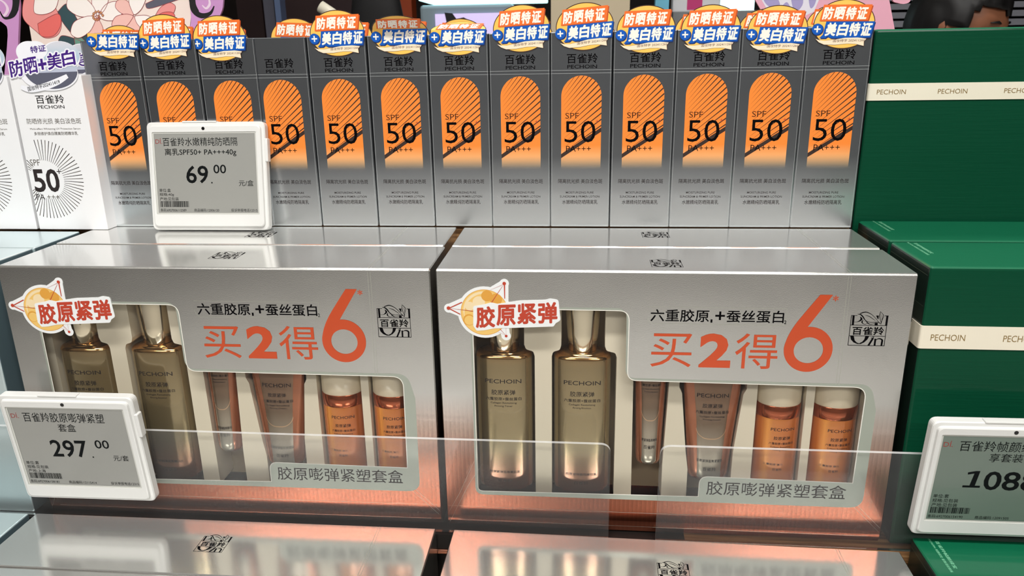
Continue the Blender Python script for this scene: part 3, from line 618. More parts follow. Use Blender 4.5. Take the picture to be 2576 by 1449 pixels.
# ------------------------------------------------------------------ sunscreen cartons
CW, CD, CH = 46.0, 46.0, 147.0
def carton_body():
    b = MB(); F = front(0, 0, 0)
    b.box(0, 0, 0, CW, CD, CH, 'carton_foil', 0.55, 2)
    arch = [(8.2, 44.6)]+[(38.6, 44.6)]+[(23.4+15.2*math.cos(a), 100.6+15.2*math.sin(a)) for a in [PI*i/24 for i in range(25)]]
    b.flat(fan(arch), 'carton_orange', F, 0.05)
    conv = [(8.2, 47.0), (38.6, 47.0), (38.6, 100.6)]+[(23.4+15.2*math.cos(a), 100.6+15.2*math.sin(a)) for a in [PI*i/16 for i in range(1, 16)]]+[(8.2, 100.6)]
    # diagonal hairlines widening to the right, fanned out, and one wide band
    n = 17
    for i in range(n):
        s = i/(n-1); y0 = 57.5+s*55; x0 = 8.0; ang = math.radians(35+22*s); L = 46
        x1 = x0+L*math.cos(ang); y1 = y0+L*math.sin(ang); w = 0.52
        nx, ny = -math.sin(ang)*w, math.cos(ang)*w
        pl = clip_convex([(x0+1, y0+0.6), (x1+nx, y1+ny), (x1-nx, y1-ny)][::-1], conv)
        if len(pl) > 2: b.flat(fan(pl), 'carton_stripe', F, 0.08)
    pl = clip_convex([(0, 48.8), (46, 79.0), (46, 82.2), (0, 52.0)], conv)
    b.flat(fan(pl), 'carton_stripe', F, 0.085)
    b.flat(T('百雀羚', 12.3, 124.6, 35.2, 131.6, 0.012), 'ink_black', F, 0.06); b.flat(T('PECHOIN', 12.7, 120.9, 34.8, 123.5, 0.008), 'ink_black', F, 0.06)
    b.flat(T('SPF', 11.4, 84.2, 21.6, 88.4, -0.006), 'ink_brown', F, 0.12); b.flat(T('50', 10.8, 66.2, 34.4, 82.4, -0.004), 'ink_black', F, 0.12)
    b.flat(T('+', 34.4, 81.0, 36.6, 83.2), 'ink_red', F, 0.12); b.flat(T('PA+++', 12.0, 59.2, 31.0, 63.6, -0.006), 'ink_black', F, 0.12)
    for s, x0, y0, x1, y1 in (('隔离抗光损 美白淡色斑', 6, 34.6, 40.2, 38.0), ('MOISTURIZING PURE', 12, 26.6, 33.6, 28.2), ('SUNCREAM & PRIMER LOTION', 7.4, 23.4, 38.2, 25.0), ('水嫩精纯防晒隔离乳', 9.2, 18.2, 36.8, 21.6)):
        b.flat(T(s, x0, y0, x1, y1, 0.002), 'ink_dark', F, 0.06)
    for y in (117.3, 119.6): b.flat(G(rect(0.4, y, CW-0.4, y+0.22)), 'wrap_seam_highlight', F, 0.05)
    for x in (0.9, CW-1.1): b.flat(G(rect(x, 1, x+0.16, CH-1)), 'wrap_seam_highlight', F, 0.05)
    b.flat(G(rect(0.6, 0.3, CW-0.6, 1.6)), 'wrap_seam_highlight', F, 0.04)  # bright edge highlight along the foot, painted as a pale strip
    return b.mesh('carton_body')
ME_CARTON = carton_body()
def sticker_mesh(bend=0.0, hinge=1.9, curl=0):
    """round promotion sticker; the part above the hinge line may be bent about it (bend in degrees, backwards positive)"""
    rt45 = math.radians(-4.5)
    def c(x, y):
        X = (x-690)/25.1; Y = -(y-485)/25.1
        return (X*math.cos(rt45)-Y*math.sin(rt45), X*math.sin(rt45)+Y*math.cos(rt45))
    C = lambda pts: [c(*q) for q in pts]
    b = MB(); a = math.radians(bend)
    def F(u, v, o):
        if bend and v > hinge:
            d = v-hinge
            if curl:
                th = min(a, d/5.0*1.0) if a > 0 else max(a, -d/5.0); r = d
                return (u, math.sin(th*0.75)*r-o*math.cos(th), hinge+math.cos(th*0.75)*r+o*math.sin(th))
            return (u, math.sin(a)*d-o*math.cos(a), hinge+math.cos(a)*d+o*math.sin(a))
        return (u, -o, v)
    def halves(loop, m, o):
        up_ = clip_convex(loop, [(-60, hinge), (60, hinge), (60, 60), (-60, 60)]); lo = clip_convex(loop, [(-60, -60), (60, -60), (60, hinge), (-60, hinge)])
        for l in (lo, up_):
            if len(l) > 2: b.flat(fan(l), m, F, o)
    E = ell(0, 0, 21.3, 16.8, 64)
    halves(E, 'st_line', 0.10); halves(ell(0, 0, 20.7, 16.2, 64), 'st_yellow', 0.15)
    lo = clip_convex(E, [(-60, -60), (60, -60), (60, hinge), (-60, hinge)]); up_ = clip_convex(E, [(-60, hinge), (60, hinge), (60, 60), (-60, 60)])
    for l in (lo, up_): b.add([F(x, y, 0.0) for x, y in l], [tuple(reversed(range(len(l))))], 'paper_white')
    # ribbon
    rb = C([(228, 765), (300, 785), (400, 788), (560, 755), (750, 705), (950, 680), (1132, 692), (1100, 752), (1112, 832), (950, 805), (800, 812), (600, 850), (400, 862), (300, 825)])
    rb2 = [(x*1.0, y) for x, y in rb]
    b.flat(G(rb2), 'st_line', F, 0.19)
    cxr = sum(x for x, y in rb)/len(rb); cyr = sum(y for x, y in rb)/len(rb)
    b.flat(G([(cxr+(x-cxr)*0.975, cyr+(y-cyr)*0.9) for x, y in rb]), 'st_cream', F, 0.23)
    b.flat(T('国妆特字 202411266', -6.4, -12.0, 15.6, -10.0, 0.0, 0.1, 0.02), 'st_line', F, 0.27)
    # orange banner
    ob = C([(278, 185), (1112, 120), (1086, 386), (250, 466)]); od = [(x+0.75, y-0.75) for x, y in ob]
    b.flat(G([(x, max(y, hinge)) for x, y in od]), 'st_orange_dark', F, 0.19); b.flat(G([(x, max(y, hinge)) for x, y in ob]), 'st_orange', F, 0.24)
    for i, ch in enumerate('防晒特证'):
        x0 = -15.2+i*7.8; b.flat(T(ch, x0, 3.2, x0+6.9, 11.8, 0.045, 0.16), 'st_white', F, 0.29)
    # blue banner with its speech tail, plus disc
    bb = C([(372, 462), (1212, 395), (1182, 670), (500, 735), (440, 710), (405, 742), (300, 752), (352, 690)]); bd = [(x+0.7, y-0.75) for x, y in bb]
    mn = lambda l: [(x, min(y, hinge-0.02)) for x, y in l]
    b.flat(G(mn(bd)), 'st_blue_dark', F, 0.2); b.flat(G(mn(bb)), 'st_blue', F, 0.26)
    pc = c(240, 602); b.flat(fan(ell(pc[0]+0.5, pc[1]-0.5, 4.0, 4.0, 28)), 'st_blue_dark', F, 0.25); b.flat(fan(ell(pc[0], pc[1], 3.8, 3.8, 28)), 'st_blue', F, 0.29)
    b.flat(G(rect(pc[0]-2.2, pc[1]-0.5, pc[0]+2.2, pc[1]+0.5)), 'st_white', F, 0.33); b.flat(G(rect(pc[0]-0.5, pc[1]-2.2, pc[0]+0.5, pc[1]+2.2)), 'st_white', F, 0.332)
    for i, ch in enumerate('美白特证'):
        x0 = -12.2+i*8.1; b.flat(T(ch, x0, -8.0, x0+7.2, 1.2, 0.045, 0.16), 'st_white', F, 0.31)
    return b.mesh('sticker')
ME_ST = {'flat': sticker_mesh(), 'back': sticker_mesh(68), 'curl': sticker_mesh(-52, 2.4), 'fold': sticker_mesh(96, 2.6)}
def carton(label, x, y, stk=None, rz=0.0, group='sunscreen cartons in the front row', z=0.1929):
    t_ = thing('sunscreen_carton', label, 'carton', (x, y, z), rz, group)
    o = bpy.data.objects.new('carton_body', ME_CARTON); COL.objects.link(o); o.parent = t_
    if stk:
        kind, u, v, rot = stk
        s = bpy.data.objects.new('sticker', ME_ST[kind]); COL.objects.link(s); s.parent = t_
        s.location = (u*MM, -0.0004, v*MM); s.rotation_euler = (0, -math.radians(rot), 0)
    return t_
# bottom-left corners of the front row and the pixel where each sticker's middle sits
XS = [-296.4, -250.2, -203.6, -163.6, -117.0, -70.2, -23.6, 22.7, 69.0, 115.6, 161.8, 207.9, 254.0]
YS = [120.5, 122.5, 123.5, 124.5, 125.5, 126.3, 126.5, 126.7, 126.7, 126.5, 126.7, 126.8, 126.8]
SP = [('fold', 285, 93, -1), ('flat', 415, 94, 2.2), ('flat', 553, 97, 0.8), None, ('flat', 849, 84, 1.2), ('curl', 1005, 80, 0), ('back', 1153, 81, 0), ('flat', 1312, 72, 3.0), ('flat', 1471, 67, 4.5), ('flat', 1625, 74, 1.5), ('flat', 1788, 73, 1.0), ('flat', 1956, 75, -1.2), ('flat', 2123, 61, -0.8)]
ORD = ['leftmost sunscreen carton in the front row, beside the white cartons, sticker folded over', 'second sunscreen carton from the left, its arch cut by the 69.00 price tag', 'third sunscreen carton from the left, behind the right part of the 69.00 price tag', 'front row sunscreen carton without a round sticker, right of the 69.00 price tag', 'sunscreen carton right beside the one without a sticker', 'sunscreen carton whose orange sticker banner curls forward, sixth from the left', 'sunscreen carton whose sticker is bent backwards, above the gap between the gift boxes', 'sunscreen carton right of the one with the bent-back sticker', 'ninth sunscreen carton from the left, in front of the beige pillar', 'tenth sunscreen carton from the left, right of the beige pillar', 'third sunscreen carton from the right end of the front row', 'second sunscreen carton from the right end, in front of the pink display card', 'rightmost sunscreen carton in the front row, touching the green boxes']
for i in range(13):
    st = None
    if SP[i]:
        k, sx_, sy_, rot = SP[i]; q = at(sx_, sy_, YS[i]*MM); st = (k, q.x*1000-XS[i], (q.z-0.1929)*1000, rot)
    carton(ORD[i], XS[i]*MM, YS[i]*MM, st)
BACK = [(303, 143.5), (435, 145.5), (566, 142), (743, 146), (875, 145.5), (1018, 145.5), (1160, 143), (1325, 144), (1482, 143), (1620, 143.5), (1765, 145.5), (1925, 145.5), (2095, 147.5)]
for cx_, v in BACK:
    q = at(cx_, 85, 0.1745)
    carton('sunscreen carton of the second row, showing only its orange sticker above the front row', q.x-0.023, 0.1745, ('flat', 23, v, R_.uniform(-3, 1)), 0, 'sunscreen cartons in the second row')

# ------------------------------------------------------------------ white serum cartons
def white_carton(label, loc, rz=0.0, proto=None):
    if proto: return dup(proto, loc, rz, label)
    w, d, h = 59.6, 52.0, 122.0
    t_ = thing('serum_carton', label, 'carton', loc, rz, 'white serum cartons')
    b = MB(); F = front(); b.box(0, 0, 0, w, d, h, 'white_card', 0.5, 2)
    for s, x0, y0, x1, y1, m, bo in (('百雀羚', 18.6, 100.8, 42.2, 107.4, 'ink_black', 0.004), ('PECHOIN', 19.2, 97.0, 41.4, 99.6, 'ink_black', 0.006), ('防晒修光损 美白淡色斑', 7.6, 85.2, 53.0, 89.6, 'ink_grey', 0), ('Multi-effect Whitening UV Protection Serum', 9.2, 80.3, 51.4, 82.2, 'ink_grey', 0), ('多效修护焕白隔离防晒精华乳', 11.8, 76.4, 48.6, 79.2, 'ink_grey', 0.004), ('SPF', 3.4, 52.4, 11.6, 57.4, 'ink_grey', 0), ('50', 3.2, 31.0, 25.4, 49.8, 'ink_dark', 0.02), ('+', 24.6, 45.8, 28.4, 49.6, 'ink_dark', 0), ('PA', 3.0, 24.8, 10.2, 29.4, 'ink_dark', 0), ('+++', 12.2, 25.6, 23.0, 28.6, 'ink_grey', 0)):
        b.flat(T(s, x0, y0, x1, y1, bo), m, F, 0.08)
    for i in range(64):
        a = 2*PI*i/64+0.02; ca, sa = math.cos(a), math.sin(a); r0 = 15.4 if math.cos(a) > -0.3 else 13.2; r1 = 31.8
        p0 = (14.2+r0*ca, 41.3+r0*sa); p1 = (14.2+r1*ca, 41.3+r1*sa)
        if p1[0] < 0.8:
            s_ = (0.8-p0[0])/(p1[0]-p0[0]) if p1[0] != p0[0] else 0
            if p0[0] < 0.8 or s_ < 0.12: continue
            p1 = (0.8, p0[1]+(p1[1]-p0[1])*s_)
        if abs(p0[1]-55) < 3.5 and p0[0] < 12: continue
        b.flat(stroke([p0, p1], [0.32, 0.62]), 'ink_dark' if i % 2 else 'ink_grey', F, 0.06)
    b.build('carton_body', t_)
    b = MB(); F = front(0, 0, -0.3)
    lobes = [(22, 139, 11.5, 8.6), (46, 136, 16, 11.2), (30, 131, 20, 13), (34, 124, 24, 13.5)]
    for j, (x, y, a, c_) in enumerate(lobes): b.slab(ell(x, y, a, c_, 36), F, 0.1, 0.32+0.01*j, 'sticker_white')
    for j, (x, y, a, c_) in enumerate([(47, 137, 14.8, 9.8), (36, 128, 22, 13)]): b.flat(fan(ell(x, y, a, c_, 40)), 'holo', F, 0.38+0.02*j)
    b.flat(fan(ell(27, 141, 9.6, 6.6, 30)), 'sticker_white', F, 0.43)
    b.flat(T('特证', 22.6, 139.2, 35.6, 144.2, 0.02, 0.15, 0.1), 'ink_purple', F, 0.47)
    low = [(36+22*math.cos(a), 126.5+14.6*math.sin(a)) for a in [PI*1.06+PI*0.9*i/20 for i in range(21)]]
    b.flat(G(low), 'holo_dark', F, 0.44)
    b.flat(stroke([(9, 113.6), (16, 111.8), (28, 113.6), (40, 117.4), (49, 121.5)], [3, 4.6, 5, 4.8, 3], 5), 'sticker_white', F, 0.48)
    b.flat(T('国妆特字202411419', 14.0, 113.0, 42.0, 116.4, 0.008, 0.1, 0.20), 'ink_black', F, 0.52)
    for i, ch in enumerate('防晒+美白'):
        x0 = 2.6+[0, 12.2, 23.8, 32.0, 44.4][i]; wd_ = [11.4, 11.2, 7.4, 12.0, 11.0][i]; y0 = 121.6+[0, 2.0, 4.8, 5.2, 7.4][i]; hh = [12, 12, 8, 12, 11.6][i]
        for bo, m, o in ((0.14, 'sticker_white', 0.5), (0.03, 'ink_purple', 0.56)):
            g = 1.0 if bo > 0.1 else 0
            b.flat(T(ch, x0-g, y0-g, x0+wd_+g, y0+hh+g, bo, 0.16, 0.13), m, F, o+0.004*i)
    b.build('sticker', t_)
    return t_
WZ = 0.1929
w1 = white_carton('white serum carton with a sunburst print, beside the leftmost sunscreen carton', (-0.3516, 0.1080, WZ), 0.0)
white_carton('white serum carton cut off by the left picture edge', (-0.4134, 0.1080, WZ), 0.0, w1)
for i in range(2): white_carton('white serum carton of the second row, only its pale sticker showing', (-0.3470-0.062*i, 0.2225, WZ), 0.0, w1)

# ------------------------------------------------------------------ pale blue boxes on the left
def ice_box(label, loc, d):
    b = MB(); w, h = 260, 192.2
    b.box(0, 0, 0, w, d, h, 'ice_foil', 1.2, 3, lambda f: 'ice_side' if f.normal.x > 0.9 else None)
    o = b.build('blue_gift_box'); o.location = loc
    return tag(o, label, 'gift box', 'pale blue gift boxes')
ice_box('pale blue gift box at the left edge, partly behind the 297.00 price tag', (-0.3150-0.260, -0.0045, 0), 54.0)
ice_box('pale blue gift box at the left edge, under the front of the white cartons', (-0.3145-0.260, 0.0503, 0), 54.6)
ice_box('pale blue gift box lowest at the left edge, below the 297.00 price tag', (-0.3115-0.260, -0.0134-0.0560, ZL+0.0006), 55.5)

# ------------------------------------------------------------------ green gift boxes on the right
def green_box(label, loc, w, d, h, ribbon, top_text=True, rz=0.0):
    g = thing('green_gift_box', label, 'gift box', loc, rz, 'green gift boxes')
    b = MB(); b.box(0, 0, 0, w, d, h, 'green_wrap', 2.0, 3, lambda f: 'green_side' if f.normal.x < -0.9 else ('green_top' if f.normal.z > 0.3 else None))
    if top_text:
        Ft = lambda u, v, o: (v, d-u, h+o)
        b.flat(T('百雀羚帧颜绿宝', 4, 13.2, 32, 15.6, 0.01), 'mint_print', Ft, 0.08); b.flat(T('PECHOIN: 帧颜绿宝 紧致淡纹套装', 2, 9.6, 36, 11.4, 0.01), 'mint_print', Ft, 0.08)
    for zz in (h-6, h-26): b.flat(stroke([(2, zz), (d-2, zz)], 0.35), 'clear_wrap_edge', lambda u, v, o: (-o, u, v), 0.06)
    b.build('box_body', g)
    if ribbon:
        z0, z1 = ribbon; r = MB()
        pr = fillet([(-0.7, -0.7, 2.2), (w+0.7, -0.7, 2.2), (w+0.7, d+0.7, 2), (-0.7, d+0.7, 2)], 4); inn = fillet([(-0.1, -0.1, 2.0), (w+0.1, -0.1, 2.0), (w+0.1, d+0.1, 2), (-0.1, d+0.1, 2)], 4)
        r.slab(pr, lambda u, v, o: (u, v, z0+o), 0, z1-z0, 'ribbon', None, (inn,))
        for k in range(4):
            x0 = (3 if k == 0 else 0)+ribbon_off(ribbon)+k*46; r.flat(T('PECHOIN', x0, z0+(z1-z0)*0.36, x0+20.5, z0+(z1-z0)*0.64), 'gold_ink', front(0, 0, 0), 0.78)
        r.build('ribbon', g)
    return g
def ribbon_off(rb): return 16 if rb[0] > 150 or rb[0] < 0 else 3
GX = 0.3062
green_box('dark green ribboned gift box standing beside the right window gift box', (GX, 0.0, 0), 240, 64.8, 197.2, (144.2, 159.2))
green_box('dark green gift box with only its top showing, behind the ribboned front one', (GX-0.0005, 0.0662, 0), 240, 64.0, 197.8, None)
green_box('tall dark green gift box with cream ribbon at the upper right, beside the sunscreen row', (0.3032, 0.1340, 0.1412), 240, 64.0, 196.4, (146.4, 158.6), False)
green_box('bright green gift box top at the lower right corner, below the 1088 price tag', (0.3140, -0.0122-0.0640, 0.0150-0.1970), 240, 64.0, 197.0, None)

# ------------------------------------------------------------------ shelf price tags
def bars(b, F, x0, x1, y0, y1, seed, o):
    rr = random.Random(seed); x = x0
    while x < x1-0.2:
        w = rr.choice((0.22, 0.22, 0.45, 0.65)); b.flat(G(rect(x, y0, min(x+w, x1), y1)), 'ink_tag', F, o); x += w+rr.choice((0.22, 0.3, 0.45))
def price_tag(label, loc, rx, rz, lines, scr, seed, price, cents):
    """origin: lower left back corner; 97 x 85 x 9 mm"""
    w, h, d = 97.0, 85.0, 9.0
    t_ = thing('price_tag', label, 'price tag', loc, rz, 'electronic price tags', rx)
    b = MB(); F = front(0, 0, 0)
    outer = rrect(0, 0, w, h, 4.5, 6); mid = rrect(1.4, 1.4, w-1.4, h-1.4, 4, 6)
    n = len(outer)
    rings = [[F(x, y, o) for x, y in l] for l, o in ((outer, 0), (outer, 5.2), (rrect(0.6, 0.6, w-0.6, h-0.6, 4.2, 6), 6.0), (rrect(2.6, 2.6, w-2.6, h-2.6, 3.6, 6), 6.2), (rrect(3.0, 3.0, w-3.0, h-3.0, 3.6, 6), 7.8), (rrect(3.6, 3.6, w-3.6, h-3.6, 3.4, 6), 8.2))]
    vs = [q for r in rings for q in r]; n = len(rings[0])
    b.add(vs, [(i*n+j, i*n+(j+1) % n, (i+1)*n+(j+1) % n, (i+1)*n+j) for i in range(len(rings)-1) for j in range(n)], 'tag_white', False)
    hole = rrect(5.6, 12.6, 90.6, 77.2, 0.8, 3); b.flat(G(rrect(3.6, 3.6, w-3.6, h-3.6, 3.4, 6), hole), 'tag_white', F, 8.2)
    b.flat(G(outer), 'tag_white', lambda u, v, o: (w-u, 0, v), 0)
    scrn = rect(6.8, 13.8, 89.4, 76.0)
    vs2 = [F(x, y, 8.2) for x, y in hole]; m_ = len(hole)
    b.flat(G(hole, scrn), 'tag_inset', F, 7.7)
    b.add(vs2+[F(x, y, 7.7) for x, y in hole], [(j, (j+1) % m_, (j+1) % m_+m_, j+m_) for j in range(m_)], 'tag_inset')
    b.build('housing', t_)
    s = MB(); s.flat(fan(scrn), scr, F, 7.55)
    X = lambda q: 6.8+q*82.6
    Y = lambda q: 76.0-q*62.2
    for txt, x0, x1, y0, y1, bo, m in lines: s.flat(T(txt, X(x0), Y(y1), X(x1), Y(y0), bo), m, F, 7.62)
    s.flat(T(price, *[X(price_x[price][0]), Y(0.625), X(price_x[price][1]), Y(0.40)], 0.014), 'ink_tag', F, 7.62)
    if price[0] == '0':
        x0, y0, y1 = X(0.215), Y(0.60), Y(0.40); hh = y1-y0
        s.flat(G([(x0, y0), (x0+10.5, y0), (x0+10.5, y0+1.5), (x0+7.3, y0+1.5), (x0+8.6, y1), (x0+6.2, y1), (x0+1.4, y1-1.2), (x0+1.6, y1-2.8), (x0+5.4, y1-1.9), (x0+4.1, y0+1.5), (x0, y0+1.5)]), 'ink_tag', F, 7.62)
    xd = X(price_x[price][1]+0.026); s.flat(G(rect(xd, Y(0.625), xd+1.1, Y(0.608))), 'ink_tag', F, 7.62)
    if cents: s.flat(T(cents, X(cents_x[price][0]), Y(0.50), X(cents_x[price][1]), Y(0.39), 0.008), 'ink_tag', F, 7.62)
    bars(s, F, X(0.02), X(0.31), Y(0.925), Y(0.85), seed, 7.62)
    s.build('screen', t_)
    c = MB(); c.slab(ell(48, 79.8, 1.25, 1.25, 20), F, 8.1, 8.45, 'led_black'); c.build('sensor', t_)
    k = MB(); k.box(w-1, -6.5, 54, w+1.8, -1, 72, 'tag_white', 0.6); k.build('side_catch', t_)
    k = MB(); k.box(30, -6.5, h-0.5, 58, -1.5, h+0.9, 'tag_white', 0.5); k.build('top_catch', t_)
    return t_
price_x = {'69': (0.30, 0.52), '297': (0.285, 0.61), '088': (0.36, 0.755)}; cents_x = {'69': (0.575, 0.70), '297': (0.685, 0.81), '088': (0.82, 0.94)}
TL = lambda q: [('DÍ.', 0.012, 0.08, 0.055, 0.125, 0, 'ink_tag_red')]+q
price_tag('white electronic price tag reading 69.00, leaning against the sunscreen cartons', (-0.2507, 0.1095, 0.1930), -0.16, 0.005,
    TL([('百雀羚水嫩精纯防晒隔', 0.085, 0.825, 0.05, 0.155, 0, 'ink_tag'), ('离乳SPF50+ PA+++40g', 0.10, 0.81, 0.185, 0.285, 0.006, 'ink_tag'), ('元/盒', 0.82, 0.965, 0.585, 0.66, 0, 'ink_tag'), ('单位:盒', 0.02, 0.135, 0.69, 0.735, 0, 'ink_tag'), ('规格:40g', 0.02, 0.165, 0.745, 0.79, 0, 'ink_tag'), ('产地:见包装', 0.02, 0.21, 0.80, 0.845, 0, 'ink_tag'), ('条码:6927006112589', 0.02, 0.28, 0.945, 0.985, 0, 'ink_tag'), ('商品编码:12006120', 0.36, 0.61, 0.945, 0.985, 0, 'ink_tag'), ('投诉举报电话12315', 0.73, 0.99, 0.945, 0.985, 0, 'ink_tag')]), 'tag_screen', 3, '69', '00')
price_tag('white electronic price tag reading 297.00, clipped to the acrylic lip at the left', (-0.3045, -0.0135, 0.0235), 0.085, 0.012,
    TL([('百雀羚胶原嘭弹紧塑', 0.115, 0.825, 0.05, 0.17, 0, 'ink_tag'), ('套盒', 0.40, 0.555, 0.19, 0.29, 0, 'ink_tag'), ('元/套', 0.82, 0.955, 0.585, 0.66, 0, 'ink_tag'), ('单位:套', 0.02, 0.135, 0.69, 0.735, 0, 'ink_tag'), ('规格:见包装', 0.02, 0.21, 0.745, 0.79, 0, 'ink_tag'), ('产地:上海', 0.02, 0.175, 0.80, 0.845, 0, 'ink_tag'), ('条码:6927006158181', 0.01, 0.27, 0.945, 0.985, 0, 'ink_tag'), ('商品编码:12115414', 0.36, 0.61, 0.945, 0.985, 0, 'ink_tag'), ('投诉举报电话12315', 0.74, 0.99, 0.945, 0.985, 0, 'ink_tag')]), 'tag_screen', 5, '297', '00')
price_tag('white electronic price tag reading 1088, at the right picture edge before the green boxes', (0.3095, -0.0135, 0.0225), 0.085, 0.012,
    TL([('百雀羚帧颜绿宝尊', 0.13, 0.83, 0.05, 0.17, 0, 'ink_tag'), ('享套装', 0.36, 0.60, 0.19, 0.29, 0, 'ink_tag'), ('元/套', 0.82, 0.955, 0.585, 0.66, 0, 'ink_tag'), ('单位:套', 0.02, 0.135, 0.69, 0.735, 0, 'ink_tag'), ('规格:见包装', 0.02, 0.21, 0.745, 0.79, 0, 'ink_tag'), ('产地:见包装', 0.02, 0.21, 0.80, 0.845, 0, 'ink_tag'), ('条码:6927006154190', 0.01, 0.27, 0.945, 0.985, 0, 'ink_tag'), ('商品编码:12091505', 0.36, 0.61, 0.945, 0.985, 0, 'ink_tag')]), 'tag_screen_reflection', 9, '088', '00')

# ------------------------------------------------------------------ acrylic lips
def lip(label, x0, x1, rl, rr):
    b = MB(); h = 77.0; w = (x1-x0)*1000
    loop = fillet([(0, 0, 0), (w, 0, 0), (w, h, 7.5 if rr else 0), (0, h, 7.5 if rl else 0)], 8)
    b.slab(loop, lambda u, v, o: (u, -o-v*0.085, v), 0, 2.6, 'acrylic', 'acrylic_edge')
    o = b.build('acrylic_lip'); o.location = (x0, -0.0050, 0.0002)
    return tag(o, label, 'shelf lip', 'clear acrylic lips')
lip('clear acrylic shelf lip carrying the 297.00 tag, rounded at its right end', -0.56, 0.1150, False, True)
lip('clear acrylic shelf lip carrying the 1088 tag, rounded at its left end', 0.1475, 0.60, True, False)

# ------------------------------------------------------------------ shop behind
def px_loop(pts, Y): return [((q.x)*1000, (q.z)*1000) for q in (at(x, y, Y) for x, y in pts)]
# flower printed card with scrolled lilac frame
YC = 0.30
fc = thing('display_card', 'cut-out display card printed with pale flowers in a lilac scroll frame, upper left', 'display card', (0, YC, 0.1926))
def FB(o0=0.0): return lambda u, v, o: (u, -o-o0, v-192.6)
b = MB(); zb = 193.0
panel = px_loop([(58, -60), (503, -60), (486, 30), (474, 120)], YC); panel = [panel[0], (panel[0][0]-6, zb), (panel[3][0]+4, zb), panel[3], panel[2], panel[1]]
b.slab(panel[::1], FB(), 0, 3.0, 'panel_cream')
def art(pts, m, o, close=True, sm=6):
    l = px_loop(pts, YC)
    l = smooth(l+[l[0]], sm)[:-1] if close else l
    b.flat(G(l), m, FB(3.0), o); b.flat(stroke(l+[l[0]], 0.5), 'petal_line', FB(3.0), o+0.03)
art([(70, -20), (110, -30), (150, 30), (160, 60), (150, 88), (120, 96), (95, 78), (66, 50), (62, 20)], 'petal_rose', 0.05)
art([(100, 60), (150, 35), (158, 62), (140, 90), (108, 90)], 'petal_red', 0.12)
art([(92, 0), (110, -30), (150, -20), (146, 20), (120, 36), (92, 32)], 'petal_white', 0.18)
art([(150, 30), (175, 10), (200, 50), (225, 90), (235, 118), (200, 100), (165, 60)], 'leaf_teal', 0.05)
art([(190, 80), (215, 100), (240, 130), (200, 128)], 'leaf_green', 0.1)
art([(150, 108), (160, 90), (190, 96), (215, 110), (180, 118)], 'leaf_teal', 0.08)
for (x, y, ang, L, W_, m) in ((250, 42, 150, 85, 52, 'petal_white'), (250, 42, 215, 78, 46, 'petal_white'), (250, 42, 265, 64, 40, 'petal_pink'), (250, 42, 20, 66, 50, 'petal_white'), (250, 42, 82, 66, 44, 'petal_white'), (342, 40, 205, 60, 36, 'petal_pink'), (342, 40, 265, 50, 40, 'petal_pink'), (342, 40, 330, 62, 40, 'petal_white'), (342, 40, 80, 70, 44, 'petal_white'), (342, 40, 140, 56, 36, 'petal_pink'), (392, 45, 30, 60, 34, 'petal_rose'), (392, 45, 5, 52, 26, 'petal_red')):
    a = math.radians(ang); ca, sa = math.cos(a), -math.sin(a); pt = lambda s, w: (x+ca*L*s-sa*W_*w, y+sa*L*s+ca*W_*w)
    art([pt(0.06, -0.06), pt(0.45, -0.42), pt(0.85, -0.40), pt(1.0, -0.1), pt(0.97, 0.18), pt(0.7, 0.48), pt(0.3, 0.36), pt(0.06, 0.08)], m, 0.24+0.02*(ang % 9))
for i in range(12):
    a = i*0.55; r = 14*math.sqrt((i+1)/12); art([(250+r*math.cos(a)-3, 42+r*math.sin(a)), (250+r*math.cos(a), 42+r*math.sin(a)-3), (250+r*math.cos(a)+3, 42+r*math.sin(a)), (250+r*math.cos(a), 42+r*math.sin(a)+3)], 'stamen', 0.5+0.01*i, True, 3)
art([(310, 20), (330, 70), (308, 96), (296, 60)], 'leaf_teal', 0.06); art([(370, 10), (420, -10), (470, -8), (440, 4), (380, 22)], 'slate', 0.06)
b.build('flower_panel', fc)
def scroll(name, outer, curl, dark):
    s = MB(); l = px_loop(outer, YC); s.slab(smooth(l+[l[0]], 4)[:-1], FB(), 3.2, 6.0, 'lilac')
    for pts, w, m in curl:
        l = px_loop(pts, YC); s.flat(stroke(l, w, 6), m, FB(6.0), 0.1)
    l = px_loop(dark, YC); s.flat(G(smooth(l+[l[0]], 5)[:-1]), 'black_cloth', FB(6.0), 0.05); return s.build(name, fc)
scroll('scroll_frame', [(-40, -40), (40, -40), (58, 0), (58, 50), (56, 100), (50, 230), (20, 230), (30, 90), (20, 60), (-10, 45), (-40, 20)], [([(0, -6), (22, 8), (30, 25), (20, 40), (8, 28)], [1, 2, 3, 2, 1], 'lilac_pale'), ([(10, 28), (22, 46), (44, 40), (56, 22)], [1, 2.2, 3, 2], 'black_cloth')], [(36, -30), (58, -30), (58, 20), (44, 42), (30, 46), (40, 24), (42, 0)])
scroll('scroll_frame', [(476, -40), (560, -40), (568, 10), (560, 40), (545, 60), (520, 70), (505, 120), (500, 220), (480, 220), (482, 100), (488, 40)], [([(516, 14), (526, 22), (535, 10), (530, -10)], [1, 2, 2.4, 1], 'lilac_pale'), ([(486, 0), (494, 26), (514, 40), (536, 34), (546, 16)], [2, 5, 5, 3, 1], 'black_cloth')], [(478, -30), (496, -30), (500, 10), (508, 30), (492, 26), (484, 6)])
